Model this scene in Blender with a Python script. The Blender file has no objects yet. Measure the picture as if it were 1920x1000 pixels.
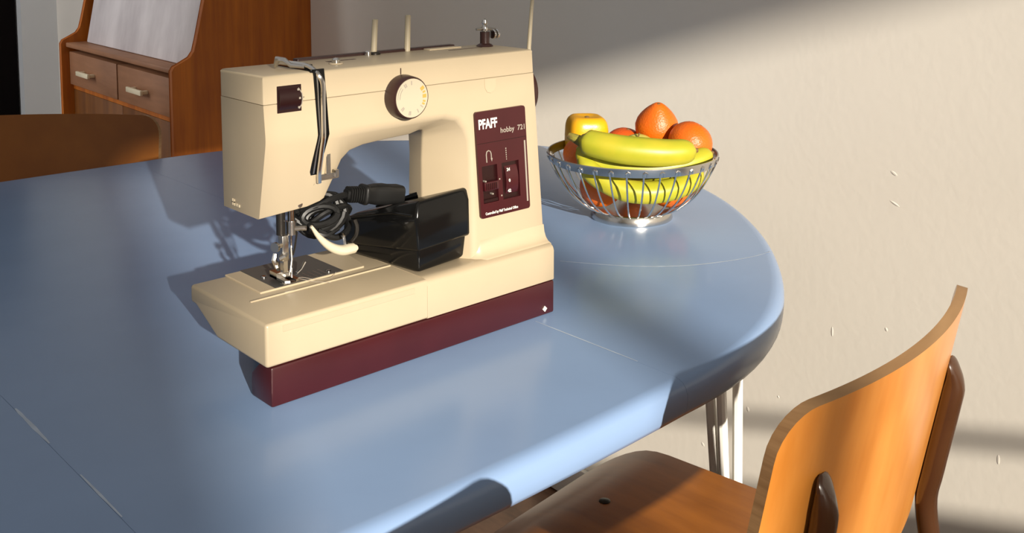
import bpy, bmesh, math, random
from mathutils import Vector, Matrix

# ------------------------------------------------------------------ camera, sky, sun, exposure
T = 0.74                                   # table top height
random.seed(7)
SC = bpy.context.scene
COL = SC.collection

cam_d = bpy.data.cameras.new('camera')
cam = bpy.data.objects.new('camera', cam_d)
COL.objects.link(cam)
_F = Vector((0.6740, 0.7324, -0.0967)); _R = Vector((0.7359, -0.6771, 0.0007)); _U = Vector((0.0650, 0.0717, 0.9953))
cam.matrix_world = Matrix(((_R.x, _U.x, -_F.x, -0.3947), (_R.y, _U.y, -_F.y, -0.7143),
                           (_R.z, _U.z, -_F.z, 0.3756 + T), (0, 0, 0, 1)))
cam_d.sensor_width = 36.0
cam_d.lens = 1955.83 / 1920.0 * 36.0
cam_d.shift_y = -(500.0 - 66.15) / 1920.0   # frame is the lower part of an upright shot
cam_d.clip_start = 0.02
SC.camera = cam

world = bpy.data.worlds.new('world'); SC.world = world
world.use_nodes = True
bg = world.node_tree.nodes['Background']
bg.inputs['Color'].default_value = (1.0, 0.97, 0.95, 1)
bg.inputs['Strength'].default_value = 0.36

sun_d = bpy.data.lights.new('sun', 'SUN')
sun_d.energy = 8.0
sun_d.color = (1.0, 0.91, 0.78)
sun_d.angle = math.radians(0.75)
sun = bpy.data.objects.new('sun', sun_d); COL.objects.link(sun)
SUNDIR = Vector((1.1872, 3.3935, -1.0)).normalized()
sun.rotation_euler = SUNDIR.to_track_quat('-Z', 'Y').to_euler()
sun.location = (-1.5, -6, 4)

# added fill light brightening the cabinet and far wall, no window seen there
fill_d = bpy.data.lights.new('added_fill', 'AREA')
fill_d.shape = 'RECTANGLE'; fill_d.size = 1.1; fill_d.size_y = 1.3; fill_d.energy = 24; fill_d.color = (0.97, 0.97, 1.0)
fill_l = bpy.data.objects.new('added_fill', fill_d); COL.objects.link(fill_l)
fill_l.location = (-1.62, 2.85, 1.75)
fill_l.rotation_euler = Vector((0.98, -0.15, -0.18)).to_track_quat('-Z', 'Y').to_euler()

SC.view_settings.view_transform = 'Standard'
SC.view_settings.look = 'None'
SC.view_settings.exposure = 0.0
SC.view_settings.gamma = 1.0
SC.view_settings.use_curve_mapping = False

# ------------------------------------------------------------------ materials
def mat(name, color, rough=0.5, metal=0.0, coat=0.0, var=0.0, var_scale=20.0, bump=0.0, bump_scale=200.0,
        spec=0.5, color2=None, stretch=(1, 1, 1), sss=0.0):
    m = bpy.data.materials.new(name); m.use_nodes = True
    nt = m.node_tree; b = nt.nodes['Principled BSDF']
    b.inputs['Base Color'].default_value = (*color, 1)
    b.inputs['Roughness'].default_value = rough
    b.inputs['Metallic'].default_value = metal
    b.inputs['Specular IOR Level'].default_value = spec
    if coat: b.inputs['Coat Weight'].default_value = coat; b.inputs['Coat Roughness'].default_value = 0.08
    if sss:
        b.inputs['Subsurface Weight'].default_value = sss
        b.inputs['Subsurface Radius'].default_value = (0.01, 0.004, 0.002)
    if var or bump:
        tc = nt.nodes.new('ShaderNodeTexCoord'); mp = nt.nodes.new('ShaderNodeMapping')
        nt.links.new(tc.outputs['Object'], mp.inputs['Vector'])
        mp.inputs['Scale'].default_value = stretch
    if var:
        n = nt.nodes.new('ShaderNodeTexNoise'); n.inputs['Scale'].default_value = var_scale; n.inputs['Detail'].default_value = 5
        nt.links.new(mp.outputs['Vector'], n.inputs['Vector'])
        cr = nt.nodes.new('ShaderNodeValToRGB')
        c2 = color2 if color2 else tuple(c * (1 - var) for c in color)
        cr.color_ramp.elements[0].color = (*c2, 1); cr.color_ramp.elements[1].color = (*color, 1)
        cr.color_ramp.elements[0].position = 0.3; cr.color_ramp.elements[1].position = 0.7
        nt.links.new(n.outputs['Fac'], cr.inputs['Fac']); nt.links.new(cr.outputs['Color'], b.inputs['Base Color'])
    if bump:
        n2 = nt.nodes.new('ShaderNodeTexNoise'); n2.inputs['Scale'].default_value = bump_scale; n2.inputs['Detail'].default_value = 3
        nt.links.new(tc.outputs['Object'], n2.inputs['Vector'])
        bp = nt.nodes.new('ShaderNodeBump'); bp.inputs['Strength'].default_value = bump; bp.inputs['Distance'].default_value = 0.002
        nt.links.new(n2.outputs['Fac'], bp.inputs['Height']); nt.links.new(bp.outputs['Normal'], b.inputs['Normal'])
    return m

def wood(name, dark, light, rough=0.35, grain=(60, 60, 4), scale=1.0, bump=0.05, coat=0.0, blotch=0.5):
    m = bpy.data.materials.new(name); m.use_nodes = True
    nt = m.node_tree; b = nt.nodes['Principled BSDF']
    tc = nt.nodes.new('ShaderNodeTexCoord'); mp = nt.nodes.new('ShaderNodeMapping')
    mp.inputs['Scale'].default_value = grain
    nt.links.new(tc.outputs['Object'], mp.inputs['Vector'])
    n = nt.nodes.new('ShaderNodeTexNoise'); n.inputs['Scale'].default_value = scale; n.inputs['Detail'].default_value = 6; n.inputs['Roughness'].default_value = 0.6
    nt.links.new(mp.outputs['Vector'], n.inputs['Vector'])
    n3 = nt.nodes.new('ShaderNodeTexNoise'); n3.inputs['Scale'].default_value = 6.0; n3.inputs['Detail'].default_value = 3
    nt.links.new(tc.outputs['Object'], n3.inputs['Vector'])
    mx = nt.nodes.new('ShaderNodeMix'); mx.data_type = 'FLOAT'; mx.inputs[0].default_value = blotch
    nt.links.new(n.outputs['Fac'], mx.inputs[2]); nt.links.new(n3.outputs['Fac'], mx.inputs[3])
    cr = nt.nodes.new('ShaderNodeValToRGB')
    cr.color_ramp.elements[0].color = (*dark, 1); cr.color_ramp.elements[1].color = (*light, 1)
    cr.color_ramp.elements[0].position = 0.36; cr.color_ramp.elements[1].position = 0.64
    nt.links.new(mx.outputs[0], cr.inputs['Fac']); nt.links.new(cr.outputs['Color'], b.inputs['Base Color'])
    b.inputs['Roughness'].default_value = rough
    if coat: b.inputs['Coat Weight'].default_value = coat; b.inputs['Coat Roughness'].default_value = 0.15
    bp = nt.nodes.new('ShaderNodeBump'); bp.inputs['Strength'].default_value = bump; bp.inputs['Distance'].default_value = 0.001
    nt.links.new(n.outputs['Fac'], bp.inputs['Height']); nt.links.new(bp.outputs['Normal'], b.inputs['Normal'])
    return m

M = {}
M['wall'] = mat('wall_paint', (0.86, 0.81, 0.72), 0.85, var=0.04, var_scale=3, bump=0.10, bump_scale=70, spec=0.2)
M['wall_back'] = mat('wall_back_paint', (0.72, 0.74, 0.74), 0.8, var=0.04, var_scale=3, bump=0.15, bump_scale=60)
M['skirting'] = mat('skirting_paint', (0.80, 0.77, 0.70), 0.45)
M['dark_door'] = mat('dark_door_paint', (0.004, 0.002, 0.002), 0.7, spec=0.1)
M['sun_block'] = mat('sun_block_plaster', (0.45, 0.43, 0.40), 0.9, bump=0.2, bump_scale=40)  # used only on the added sun blockers outside
M['frame_white'] = mat('window_frame_paint', (0.75, 0.74, 0.72), 0.4)
M['floor'] = wood('floor_wood', (0.075, 0.036, 0.020), (0.34, 0.175, 0.095), 0.35, (14, 5, 8), blotch=0.3)
M['blue'] = mat('blue_table_paint', (0.232, 0.345, 0.555), 0.22, var=0.06, var_scale=9, bump=0.03, bump_scale=45, spec=0.30)
M['scratch'] = mat('worn_paint', (0.50, 0.60, 0.74), 0.5, var=0.2, var_scale=60)
M['cream'] = mat('cream_plastic', (0.455, 0.372, 0.252), 0.38, var=0.03, var_scale=30, bump=0.02, bump_scale=700)
M['cream_dk'] = mat('cream_groove', (0.22, 0.18, 0.11), 0.6)
M['cream_mark'] = mat('cream_relief', (0.60, 0.51, 0.36), 0.4)
M['maroon'] = mat('maroon_plastic', (0.046, 0.006, 0.008), 0.30, var=0.15, var_scale=25)
M['maroon_dk'] = mat('dark_maroon_plastic', (0.014, 0.002, 0.002), 0.35)
M['brown_plastic'] = mat('brown_plastic', (0.030, 0.010, 0.008), 0.35)
M['chrome'] = mat('chrome', (0.72, 0.70, 0.67), 0.14, metal=1.0)
M['steel'] = mat('brushed_steel', (0.62, 0.60, 0.57), 0.24, metal=1.0, bump=0.03, bump_scale=300)
M['plate'] = mat('needle_plate_steel', (0.13, 0.125, 0.115), 0.38, metal=0.7)
M['dark_metal'] = mat('dark_metal', (0.05, 0.045, 0.04), 0.35, metal=0.8)
M['black'] = mat('black_plastic', (0.005, 0.005, 0.005), 0.14, spec=0.25)
M['rubber'] = mat('black_rubber', (0.008, 0.008, 0.008), 0.42, spec=0.3)
M['ivory'] = mat('ivory_plastic', (0.56, 0.50, 0.37), 0.35)
M['pin'] = mat('spool_pin_plastic', (0.50, 0.43, 0.30), 0.4)
M['white_print'] = mat('white_print', (0.62, 0.61, 0.57), 0.5)
M['grey_print'] = mat('grey_print', (0.30, 0.265, 0.22), 0.5)
M['orange_print'] = mat('orange_print', (0.80, 0.28, 0.06), 0.5)
M['dial'] = mat('dial_face', (0.44, 0.39, 0.29), 0.35)
M['orange'] = mat('orange_peel', (0.66, 0.135, 0.004), 0.38, var=0.12, var_scale=14, bump=0.35, bump_scale=420, color2=(0.60, 0.105, 0.003), sss=0.05)
M['orange_red'] = mat('red_orange_peel', (0.60, 0.085, 0.006), 0.38, var=0.12, var_scale=14, bump=0.35, bump_scale=420)
M['yellow'] = mat('yellow_peel', (0.70, 0.36, 0.006), 0.32, var=0.1, var_scale=18, bump=0.1, bump_scale=250, color2=(0.64, 0.30, 0.006))
M['banana'] = mat('banana_peel', (0.45, 0.385, 0.024), 0.42, var=0.2, var_scale=28, color2=(0.33, 0.345, 0.018), bump=0.05, bump_scale=90)
M['apple'] = mat('apple_skin', (0.52, 0.44, 0.10), 0.3, var=0.2, var_scale=24, color2=(0.46, 0.43, 0.06))
M['stem'] = mat('dry_stem', (0.16, 0.09, 0.03), 0.7)
M['green_stem'] = mat('green_stem', (0.30, 0.28, 0.04), 0.6, var=0.4, var_scale=120, color2=(0.10, 0.06, 0.02))
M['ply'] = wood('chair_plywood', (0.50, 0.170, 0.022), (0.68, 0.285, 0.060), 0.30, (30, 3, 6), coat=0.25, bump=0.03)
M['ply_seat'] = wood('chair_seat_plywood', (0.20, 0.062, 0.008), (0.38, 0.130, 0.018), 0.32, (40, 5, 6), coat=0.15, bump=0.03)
M['ply_edge'] = wood('plywood_edge', (0.20, 0.10, 0.035), (0.40, 0.23, 0.10), 0.55, (6, 6, 160), bump=0.1)
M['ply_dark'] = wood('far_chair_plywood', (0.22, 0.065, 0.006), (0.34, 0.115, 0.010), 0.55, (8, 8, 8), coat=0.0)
M['brown_tube'] = mat('brown_enamel', (0.055, 0.022, 0.009), 0.24, coat=0.3, var=0.1, var_scale=40)
M['white_tube'] = mat('white_enamel', (0.80, 0.78, 0.72), 0.35)
M['teak'] = wood('teak_veneer', (0.36, 0.085, 0.003), (0.62, 0.175, 0.008), 0.55, (34, 34, 2.2), blotch=0.25)
M['teak_shade'] = wood('teak_shade_veneer', (0.14, 0.045, 0.006), (0.24, 0.085, 0.012), 0.5, (34, 34, 2.2), blotch=0.25)  # same teak darkened, shade put into the colour against the added fill light
M['teak_front'] = wood('teak_front_veneer', (0.27, 0.122, 0.056), (0.42, 0.20, 0.10), 0.5, (30, 3, 30), blotch=0.3)
M['limed'] = wood('whitewashed_board', (0.58, 0.53, 0.53), (0.84, 0.79, 0.78), 0.55, (9, 9, 2.5), blotch=0.35)
M['brass_glint'] = mat('brass_glint_pale', (0.90, 0.80, 0.56), 0.3, metal=0.0)  # metal glint put into a pale non-metal colour

# ------------------------------------------------------------------ helpers
def smooth(me, ang=35):
    for p in me.polygons: p.use_smooth = True
    me.set_sharp_from_angle(angle=math.radians(ang))

def wloc(o):
    v = Vector((0, 0, 0))
    while o is not None:
        v += o.location; o = o.parent
    return v

def obj(name, bm, material, parent=None, local=False, ang=35, label=None):
    """one mesh object; vertices are given in world space unless local"""
    bmesh.ops.recalc_face_normals(bm, faces=bm.faces[:])
    if parent is not None and not local:
        bmesh.ops.translate(bm, verts=bm.verts[:], vec=-wloc(parent))
    me = bpy.data.meshes.new(name); bm.to_mesh(me); bm.free()
    mats = material if isinstance(material, (list, tuple)) else [material]
    for m in mats: me.materials.append(m)
    smooth(me, ang)
    o = bpy.data.objects.new(name, me); COL.objects.link(o)
    if parent is not None: o.parent = parent
    if label: o['label'] = label
    return o

def thing(name, label, cat, loc=(0, 0, 0), rotz=0.0, group=None):
    o = bpy.data.objects.new(name, None); COL.objects.link(o)
    o.empty_display_size = 0.05
    o.location = loc; o.rotation_euler = (0, 0, rotz)
    o['label'] = label; o['category'] = cat
    if group: o['group'] = group
    return o

def tag(o, label, cat, group=None):
    o['label'] = label; o['category'] = cat
    if group: o['group'] = group
    return o

def struct(o, label=None):
    o['kind'] = 'structure'
    if label: o['label'] = label
    return o

def dup_tree(o, parent=None):
    c = o.copy(); COL.objects.link(c)
    if parent is not None: c.parent = parent
    for ch in list(o.children): dup_tree(ch, c)
    return c

def bev(bm, w, seg=2, ang=30, edges=None):
    bm.normal_update()
    if edges is None:
        edges = [e for e in bm.edges if len(e.link_faces) == 2 and e.calc_face_angle(0) > math.radians(ang)]
    if edges:
        bmesh.ops.bevel(bm, geom=edges, offset=w, segments=seg, profile=0.5, affect='EDGES', clamp_overlap=True)

def poly(bm, pts):
    vs = [bm.verts.new(p) for p in pts]
    return bm.faces.new(vs), vs

def add_box(bm, x0, x1, y0, y1, z0, z1, f=None):
    c = [(x, y, z) for x in (x0, x1) for y in (y0, y1) for z in (z0, z1)]
    if f: c = [f(*p) for p in c]
    v = [bm.verts.new(p) for p in c]
    for q in ((0, 1, 3, 2), (4, 6, 7, 5), (0, 4, 5, 1), (2, 3, 7, 6), (0, 2, 6, 4), (1, 5, 7, 3)):
        bm.faces.new([v[i] for i in q])
    return bm

def box(x0, x1, y0, y1, z0, z1, b=0.0, seg=2, f=None):
    bm = bmesh.new(); add_box(bm, x0, x1, y0, y1, z0, z1, f)
    if b: bev(bm, b, seg)
    return bm

def prism(pts, axis, a0, a1, b=0.0, seg=2, bm=None):
    """extrude a 2D polygon along an axis. axis x: pts=(y,z); y: (x,z); z: (x,y)"""
    own = bm is None
    if own: bm = bmesh.new()
    def P(p, a):
        return {'x': (a, p[0], p[1]), 'y': (p[0], a, p[1]), 'z': (p[0], p[1], a)}[axis]
    v0 = [bm.verts.new(P(p, a0)) for p in pts]; v1 = [bm.verts.new(P(p, a1)) for p in pts]
    bm.faces.new(v0); bm.faces.new(v1[::-1])
    n = len(pts)
    for i in range(n):
        bm.faces.new((v0[i], v0[(i + 1) % n], v1[(i + 1) % n], v1[i]))
    bmesh.ops.recalc_face_normals(bm, faces=bm.faces[:])
    if b and own: bev(bm, b, seg)
    return bm

def rrect(x0, x1, y0, y1, r, n=4):
    pts = []
    for cx, cy, a0 in ((x1 - r, y0 + r, -90), (x1 - r, y1 - r, 0), (x0 + r, y1 - r, 90), (x0 + r, y0 + r, 180)):
        for i in range(n + 1):
            a = math.radians(a0 + 90 * i / n); pts.append((cx + r * math.cos(a), cy + r * math.sin(a)))
    return pts

def tube(pts, rad, n=10, bm=None, closed=False, flat=None, up=None):
    """pts: list of 3D points; rad: number or list; flat: list of scale along the second ring axis"""
    if bm is None: bm = bmesh.new()
    pts = [Vector(p) for p in pts]; k = len(pts)
    if not isinstance(rad, (list, tuple)): rad = [rad] * k
    rings = []; nrm = None
    for i in range(k):
        if closed: t = pts[(i + 1) % k] - pts[i - 1]
        else: t = pts[min(i + 1, k - 1)] - pts[max(i - 1, 0)]
        if t.length < 1e-9: t = Vector((0, 0, 1))
        t.normalize()
        if nrm is None:
            u0 = Vector(up) if up else (Vector((0, 0, 1)) if abs(t.z) < 0.9 else Vector((1, 0, 0)))
            nrm = (u0 - t * u0.dot(t)).normalized()
        else:
            nrm = (nrm - t * nrm.dot(t)).normalized()
        bi = t.cross(nrm)
        fl = flat[i] if flat else 1.0
        rings.append([bm.verts.new(pts[i] + nrm * (rad[i] * fl * math.cos(2 * math.pi * j / n)) + bi * (rad[i] * math.sin(2 * math.pi * j / n))) for j in range(n)])
    m = k if closed else k - 1
    for i in range(m):
        a = rings[i]; b = rings[(i + 1) % k]
        for j in range(n):
            bm.faces.new((a[j], a[(j + 1) % n], b[(j + 1) % n], b[j]))
    if not closed:
        bm.faces.new(rings[0][::-1]); bm.faces.new(rings[-1])
    return bm

def spline(ctrl, n=8):
    """Catmull-Rom through control points"""
    P = [Vector(c) for c in ctrl]; P = [P[0] * 2 - P[1]] + P + [P[-1] * 2 - P[-2]]
    out = []
    for i in range(1, len(P) - 2):
        for j in range(n):
            t = j / n; a, b, c, d = P[i - 1], P[i], P[i + 1], P[i + 2]
            out.append(0.5 * ((2 * b) + (c - a) * t + (2 * a - 5 * b + 4 * c - d) * t * t + (3 * b - a - 3 * c + d) * t ** 3))
    out.append(P[-2])
    return out

def lathe(prof, n=32, center=(0, 0, 0), axis='z', bm=None, close=False):
    """prof: list of (r, h)"""
    if bm is None: bm = bmesh.new()
    c = Vector(center); rings = []
    for r, h in prof:
        ring = []
        for j in range(n):
            a = 2 * math.pi * j / n; x, y = r * math.cos(a), r * math.sin(a)
            p = {'z': (x, y, h), 'y': (x, h, y), 'x': (h, x, y)}[axis]
            ring.append(bm.verts.new(c + Vector(p)))
        rings.append(ring)
    m = len(rings)
    for i in range(m if close else m - 1):
        a, b = rings[i], rings[(i + 1) % m]
        for j in range(n):
            bm.faces.new((a[j], a[(j + 1) % n], b[(j + 1) % n], b[j]))
    if not close:
        if prof[0][0] > 1e-6: bm.faces.new(rings[0][::-1])
        if prof[-1][0] > 1e-6: bm.faces.new(rings[-1])
    bmesh.ops.remove_doubles(bm, verts=bm.verts[:], dist=1e-7)
    return bm

def text_bm(body, size, x, z, y, depth=0.0002, width=None, offset=0.0, shear=0.0):
    """lettering in the XZ plane facing -y, lower left corner at (x, z)"""
    cu = bpy.data.curves.new('lettering', 'FONT'); cu.body = body; cu.size = size
    cu.extrude = depth; cu.offset = offset; cu.shear = shear; cu.resolution_u = 3
    o = bpy.data.objects.new('lettering', cu); COL.objects.link(o)
    bpy.context.view_layer.update()
    dg = bpy.context.evaluated_depsgraph_get()
    me = bpy.data.meshes.new_from_object(o.evaluated_get(dg))
    bm = bmesh.new(); bm.from_mesh(me)
    xs = [v.co.x for v in bm.verts]; x0, x1 = min(xs), max(xs)
    s = (width / (x1 - x0)) if width else 1.0
    for v in bm.verts:
        a, b_, c = v.co
        v.co = (x + (a - x0) * s, y - c, z + b_)
    bpy.data.objects.remove(o); bpy.data.curves.remove(cu); bpy.data.meshes.remove(me)
    return bm

# ------------------------------------------------------------------ the room
WA = math.radians(2.5)
WT = Vector((math.sin(WA), math.cos(WA), 0)); WN = Vector((-math.cos(WA), math.sin(WA), 0))   # along the wall, out of the wall
W0 = Vector((1.0397, 0.7277, 0))
def wallpt(s, d, z): return W0 + WT * s + WN * d + Vector((0, 0, z))
def wallbox(s0, s1, d0, d1, z0, z1, b=0.0):
    return box(s0, s1, d0, d1, z0, z1, b, f=lambda s, d, z: tuple(wallpt(s, d, z)))

BACKY = 3.85
wr = struct(obj('wall_right', wallbox(-3.9, 3.25, -0.15, 0.0, 0.0, 2.6), M['wall']))
for s_, z_, ls, lz in ((-0.638, 0.510, 0.0018, 0.0080), (-0.727, 0.540, 0.0025, 0.0028), (-0.730, 0.773, 0.0055, 0.0026), (-0.733, 0.729, 0.0080, 0.0018), (-0.897, 0.409, 0.0022, 0.0070), (-0.485, 0.331, 0.0030, 0.0040), (-0.392, 0.234, 0.0035, 0.0030), (-0.544, 0.373, 0.0020, 0.0020)):
    bm = bmesh.new(); bmesh.ops.create_uvsphere(bm, u_segments=10, v_segments=6, radius=1.0)
    for v in bm.verts: v.co = wallpt(s_ + v.co.x * ls, v.co.y * 0.00045, z_ + v.co.z * lz + v.co.x * ls * 0.4)
    obj('paint_lump', bm, M['wall'], wr)
struct(obj('baseboard_right', wallbox(-3.7, 3.10, 0.0, 0.012, 0.0, 0.07, 0.002), M['skirting']))
# far wall with a dark doorway
bm = bmesh.new()
add_box(bm, 1.031, 1.45, BACKY, BACKY + 0.15, 0, 2.6); add_box(bm, 0.10, 1.031, BACKY, BACKY + 0.15, 2.05, 2.6); add_box(bm, -3.6, 0.10, BACKY, BACKY + 0.15, 0, 2.6)
struct(obj('wall_back', bm, M['wall_back']))
dr = obj('door_1', box(0.105, 1.026, BACKY + 0.05, BACKY + 0.09, 0.005, 2.045, 0.003), M['dark_door']); struct(dr)
obj('door_handle', tube([(0.19, BACKY + 0.05, 1.03), (0.19, BACKY - 0.0, 1.03), (0.29, BACKY - 0.0, 1.03)], 0.009, 8), M['steel'], dr)

fl = struct(obj('floor', box(-3.6, 1.5, -3.4, 4.0, -0.05, -0.004), M['floor']))
# laminate planks of the floor near the wall, where the photograph shows them
pw, pl = 0.125, 0.62
for i in range(10):
    for j in range(3):
        y0 = -0.40 + i * pw; x0 = -0.85 + j * pl + (0.31 if i % 2 else 0)
        x1 = min(x0 + pl - 0.0015, 1.02 + (y0 - 0.7277) * 0.0437 - 0.003 + 0.012)
        if x1 - x0 < 0.05: continue
        obj('plank', box(x0, x1, y0, y0 + pw - 0.0015, -0.004, 0.0, 0.0008, 1), M['floor'], fl)

# added partition keeping the fill light off the table, with an opening for it
wl_ = bmesh.new()
add_box(wl_, -3.60, 0.25, 1.85, 1.95, 0, 2.6); add_box(wl_, -1.85, -1.70, 1.95, 2.15, 0, 2.6); add_box(wl_, -1.85, -1.70, 3.35, 3.85, 0, 2.6); add_box(wl_, -1.85, -1.70, 2.15, 3.35, 0, 1.05); add_box(wl_, -1.85, -1.70, 2.15, 3.35, 2.45, 2.6)
struct(obj('added_partition', wl_, M['wall_back']))
w2 = bmesh.new()
add_box(w2, -1.80, -1.74, 2.15, 2.20, 1.05, 2.45); add_box(w2, -1.80, -1.74, 3.30, 3.35, 1.05, 2.45); add_box(w2, -1.80, -1.74, 2.20, 3.30, 1.05, 1.10); add_box(w2, -1.80, -1.74, 2.20, 3.30, 2.40, 2.45)
struct(obj('added_fill_frame', w2, M['frame_white']))  # frame added around the fill light

# window wall behind the photographer: tall opening, thin bar and sill; added sun blockers outside
YW = -3.0
wf = bmesh.new()
add_box(wf, -5.0, -2.45, YW - 0.2, YW, 0, 5.0); add_box(wf, -2.45, 1.2, YW - 0.2, YW, 0, 1.13); add_box(wf, -2.45, 1.2, YW - 0.2, YW, 2.9, 5.0); add_box(wf, 1.2, 2.2, YW - 0.2, YW, 0, 5.0)
struct(obj('wall_front', wf, M['wall']))
win = bmesh.new()
add_box(win, -2.45, 1.2, YW - 0.10, YW - 0.08, 1.285, 1.305)
add_box(win, -2.45, 1.2, YW - 0.12, YW - 0.06, 2.86, 2.9)
struct(obj('window_1', win, M['frame_white']))
struct(obj('trim_1', box(-2.45, 1.2, YW - 0.05, YW + 0.1, 1.10, 1.13, 0.005), M['frame_white']))
# unseen slab, post and screen added outside to shape the sun patch
struct(obj('sun_block_top', box(-6.0, 3.0, -7.0, YW - 0.2, T + 2.345, T + 2.50), M['sun_block']))
struct(obj('sun_block_post', box(-2.065, -2.018, -6.98, -6.90, 0, T + 2.345), M['sun_block']))
struct(obj('sun_block_side', box(-6.0, -2.513, -7.1, -7.0, 0, T + 2.5), M['sun_block']))

# ------------------------------------------------------------------ blue dining table
TX0, TX1, TYC = -0.1470, 0.2875, 0.385
TH = [(-90, .577), (-77, .577), (-68, .571), (-58, .562), (-47, .559), (-33, .567), (-13, .597), (0, .628), (10, .643), (22, .645), (40, .625), (60, .598), (90, .577)]
def trad(a):
    for (a0, r0), (a1, r1) in zip(TH, TH[1:]):
        if a <= a1:
            t = (a - a0) / (a1 - a0); t = t * t * (3 - 2 * t) if False else t
            return r0 + (r1 - r0) * t
    return TH[-1][1]
def smooth_rad(a):
    ks = range(-8, 9); tot = 0; w = 0
    for k in ks:
        aa = max(-90, min(90, a + k * 1.5)); g = math.exp(-(k / 4.0) ** 2); tot += g * trad(aa); w += g
    return tot / w
PROF = [(0.0150, 0.0), (0.0095, -0.0006), (0.0050, -0.0028), (0.0018, -0.0065), (0.0, -0.0115), (0.0, -0.0190), (0.0008, -0.0262), (0.0030, -0.0305), (0.0070, -0.0322)]
def end_piece(cx, flip):
    bm = bmesh.new(); outline = []
    N = 72
    for i in range(N + 1):
        a = -90 + 180 * i / N; r = smooth_rad(a)
        if abs(a) > 86: r = 0.577
        outline.append(Vector((r * math.cos(math.radians(a)), r * math.sin(math.radians(a)), 0)))
    nr = []
    for i in range(N + 1):
        t = outline[min(i + 1, N)] - outline[max(i - 1, 0)]
        nr.append(Vector((t.y, -t.x, 0)).normalized())
    nr[0] = Vector((0, -1, 0)); nr[-1] = Vector((0, 1, 0))
    rings = []
    for ins, z in PROF:
        ring = []
        for i in range(N + 1):
            p = outline[i] - nr[i] * ins
            if i in (0, N): p.x = 0
            ring.append(bm.verts.new((cx + (-p.x if flip else p.x), TYC + p.y, T + z)))
        rings.append(ring)
    for a, b in zip(rings, rings[1:]):
        for i in range(N): bm.faces.new((a[i], a[i + 1], b[i + 1], b[i]))
    bm.faces.new(rings[0]); bm.faces.new(rings[-1][::-1])
    bm.faces.new([r[0] for r in rings] + [r[-1] for r in rings[::-1]])
    return bm
table = thing('dining_table', 'pale blue painted oval dining table with rounded ends and thin white legs', 'table', (0.07, TYC, 0))
obj('table_top', end_piece(TX1 + 0.00012, False), M['blue'], table, ang=50)
obj('table_top', end_piece(TX0 - 0.00012, True), M['blue'], table, ang=50)
bm = bmesh.new(); secs = []
for k in range(13):                       # the long sides of the leaf are bowed very slightly
    x = TX0 + 0.00012 + (TX1 - TX0 - 0.00024) * k / 12; q = 2 * k / 12 - 1; hw_ = 0.577 + 0.005 * (1 - q * q)
    secs.append([bm.verts.new((x, TYC - hw_ + i, T + z)) for i, z in PROF] + [bm.verts.new((x, TYC + hw_ - i, T + z)) for i, z in PROF[::-1]])
for p_, q_ in zip(secs, secs[1:]):
    for i in range(len(p_)): bm.faces.new((p_[i], p_[(i + 1) % len(p_)], q_[(i + 1) % len(p_)], q_[i]))
bm.faces.new(secs[0]); bm.faces.new(secs[-1][::-1])
obj('table_leaf', bm, M['blue'], table, ang=50)
obj('apron', prism(rrect(-0.55, 0.62, 0.0, 0.78, 0.2, 6), 'z', T - 0.036, T - 0.0321), M['white_tube'], table)
def hairpin(cx, cy, ax, ay):
    lg = obj('leg', box(cx - 0.06, cx + 0.03, cy - 0.03, cy + 0.05, T - 0.042, T - 0.0362, 0.002), M['white_tube'], table)
    foot = Vector((cx + ax * 0.010, cy + ay * 0.01, 0.006))
    for dx, dy in ((0.004, 0.0), (-0.026, 0.034), (-0.024, 0.012)):
        top = Vector((cx + dx * (1 if ax > 0 else -1), cy + dy * (-ay), T - 0.042))
        obj('rod', tube([top, top.lerp(foot + Vector((dx * 0.1, dy * 0.1, 0)), 0.5), foot + Vector((dx * 0.12, dy * 0.12, 0))], 0.0068, 10), M['white_tube'], lg)
hairpin(0.690, 0.043, 1, -1); hairpin(0.690, 0.735, 1, 1); hairpin(-0.55, 0.043, -1, -1); hairpin(-0.55, 0.735, -1, 1)
# pale worn lines in the paint
def strip(pts, w, z=T + 0.00012):
    bm = bmesh.new(); P = [Vector((x, y, z)) for x, y in pts]; L_ = []; R_ = []
    for i, p in enumerate(P):
        t = (P[min(i + 1, len(P) - 1)] - P[max(i - 1, 0)]).normalized(); n = Vector((-t.y, t.x, 0))
        ww = w * (0.35 + 0.65 * math.sin(math.pi * (i + 0.5) / len(P))) * random.uniform(0.75, 1.2)
        L_.append(bm.verts.new(p + n * ww)); R_.append(bm.verts.new(p - n * ww))
    for i in range(len(P) - 1): bm.faces.new((L_[i], L_[i + 1], R_[i + 1], R_[i]))
    return bm
arc = [(p.x, p.y) for p in spline([(0.4395, 0.1103, 0), (0.468, 0.066, 0), (0.4927, 0.0353, 0), (0.530, 0.004, 0), (0.5724, -0.0167, 0), (0.615, -0.030, 0), (0.652, -0.034, 0)], 8)]
obj('worn_line', strip(arc, 0.0016), M['scratch'], table)
obj('worn_line', strip([(TX0 + 0.001, 0.138 - i * 0.011) for i in range(8)], 0.0016), M['scratch'], table)
obj('worn_line', strip([(TX0 + 0.001, 0.00 - i * 0.012) for i in range(7)], 0.0009), M['scratch'], table)
obj('worn_line', strip([(TX1 + 0.001, -0.006 - i * 0.013) for i in range(11)], 0.0008), M['scratch'], table)

# ------------------------------------------------------------------ sewing machine
h0, h1, H, S, yc, yb, L, ww = 0.0330, 0.0693, 0.2639, 0.2407, 0.0157, 0.0862, 0.3200, 0.1313
def Z(z): return z + T
SM = thing('sewing_machine', 'cream vintage sewing machine with maroon base and maroon control panel on the blue table', 'sewing machine', (0.16, 0.065, T))
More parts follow.
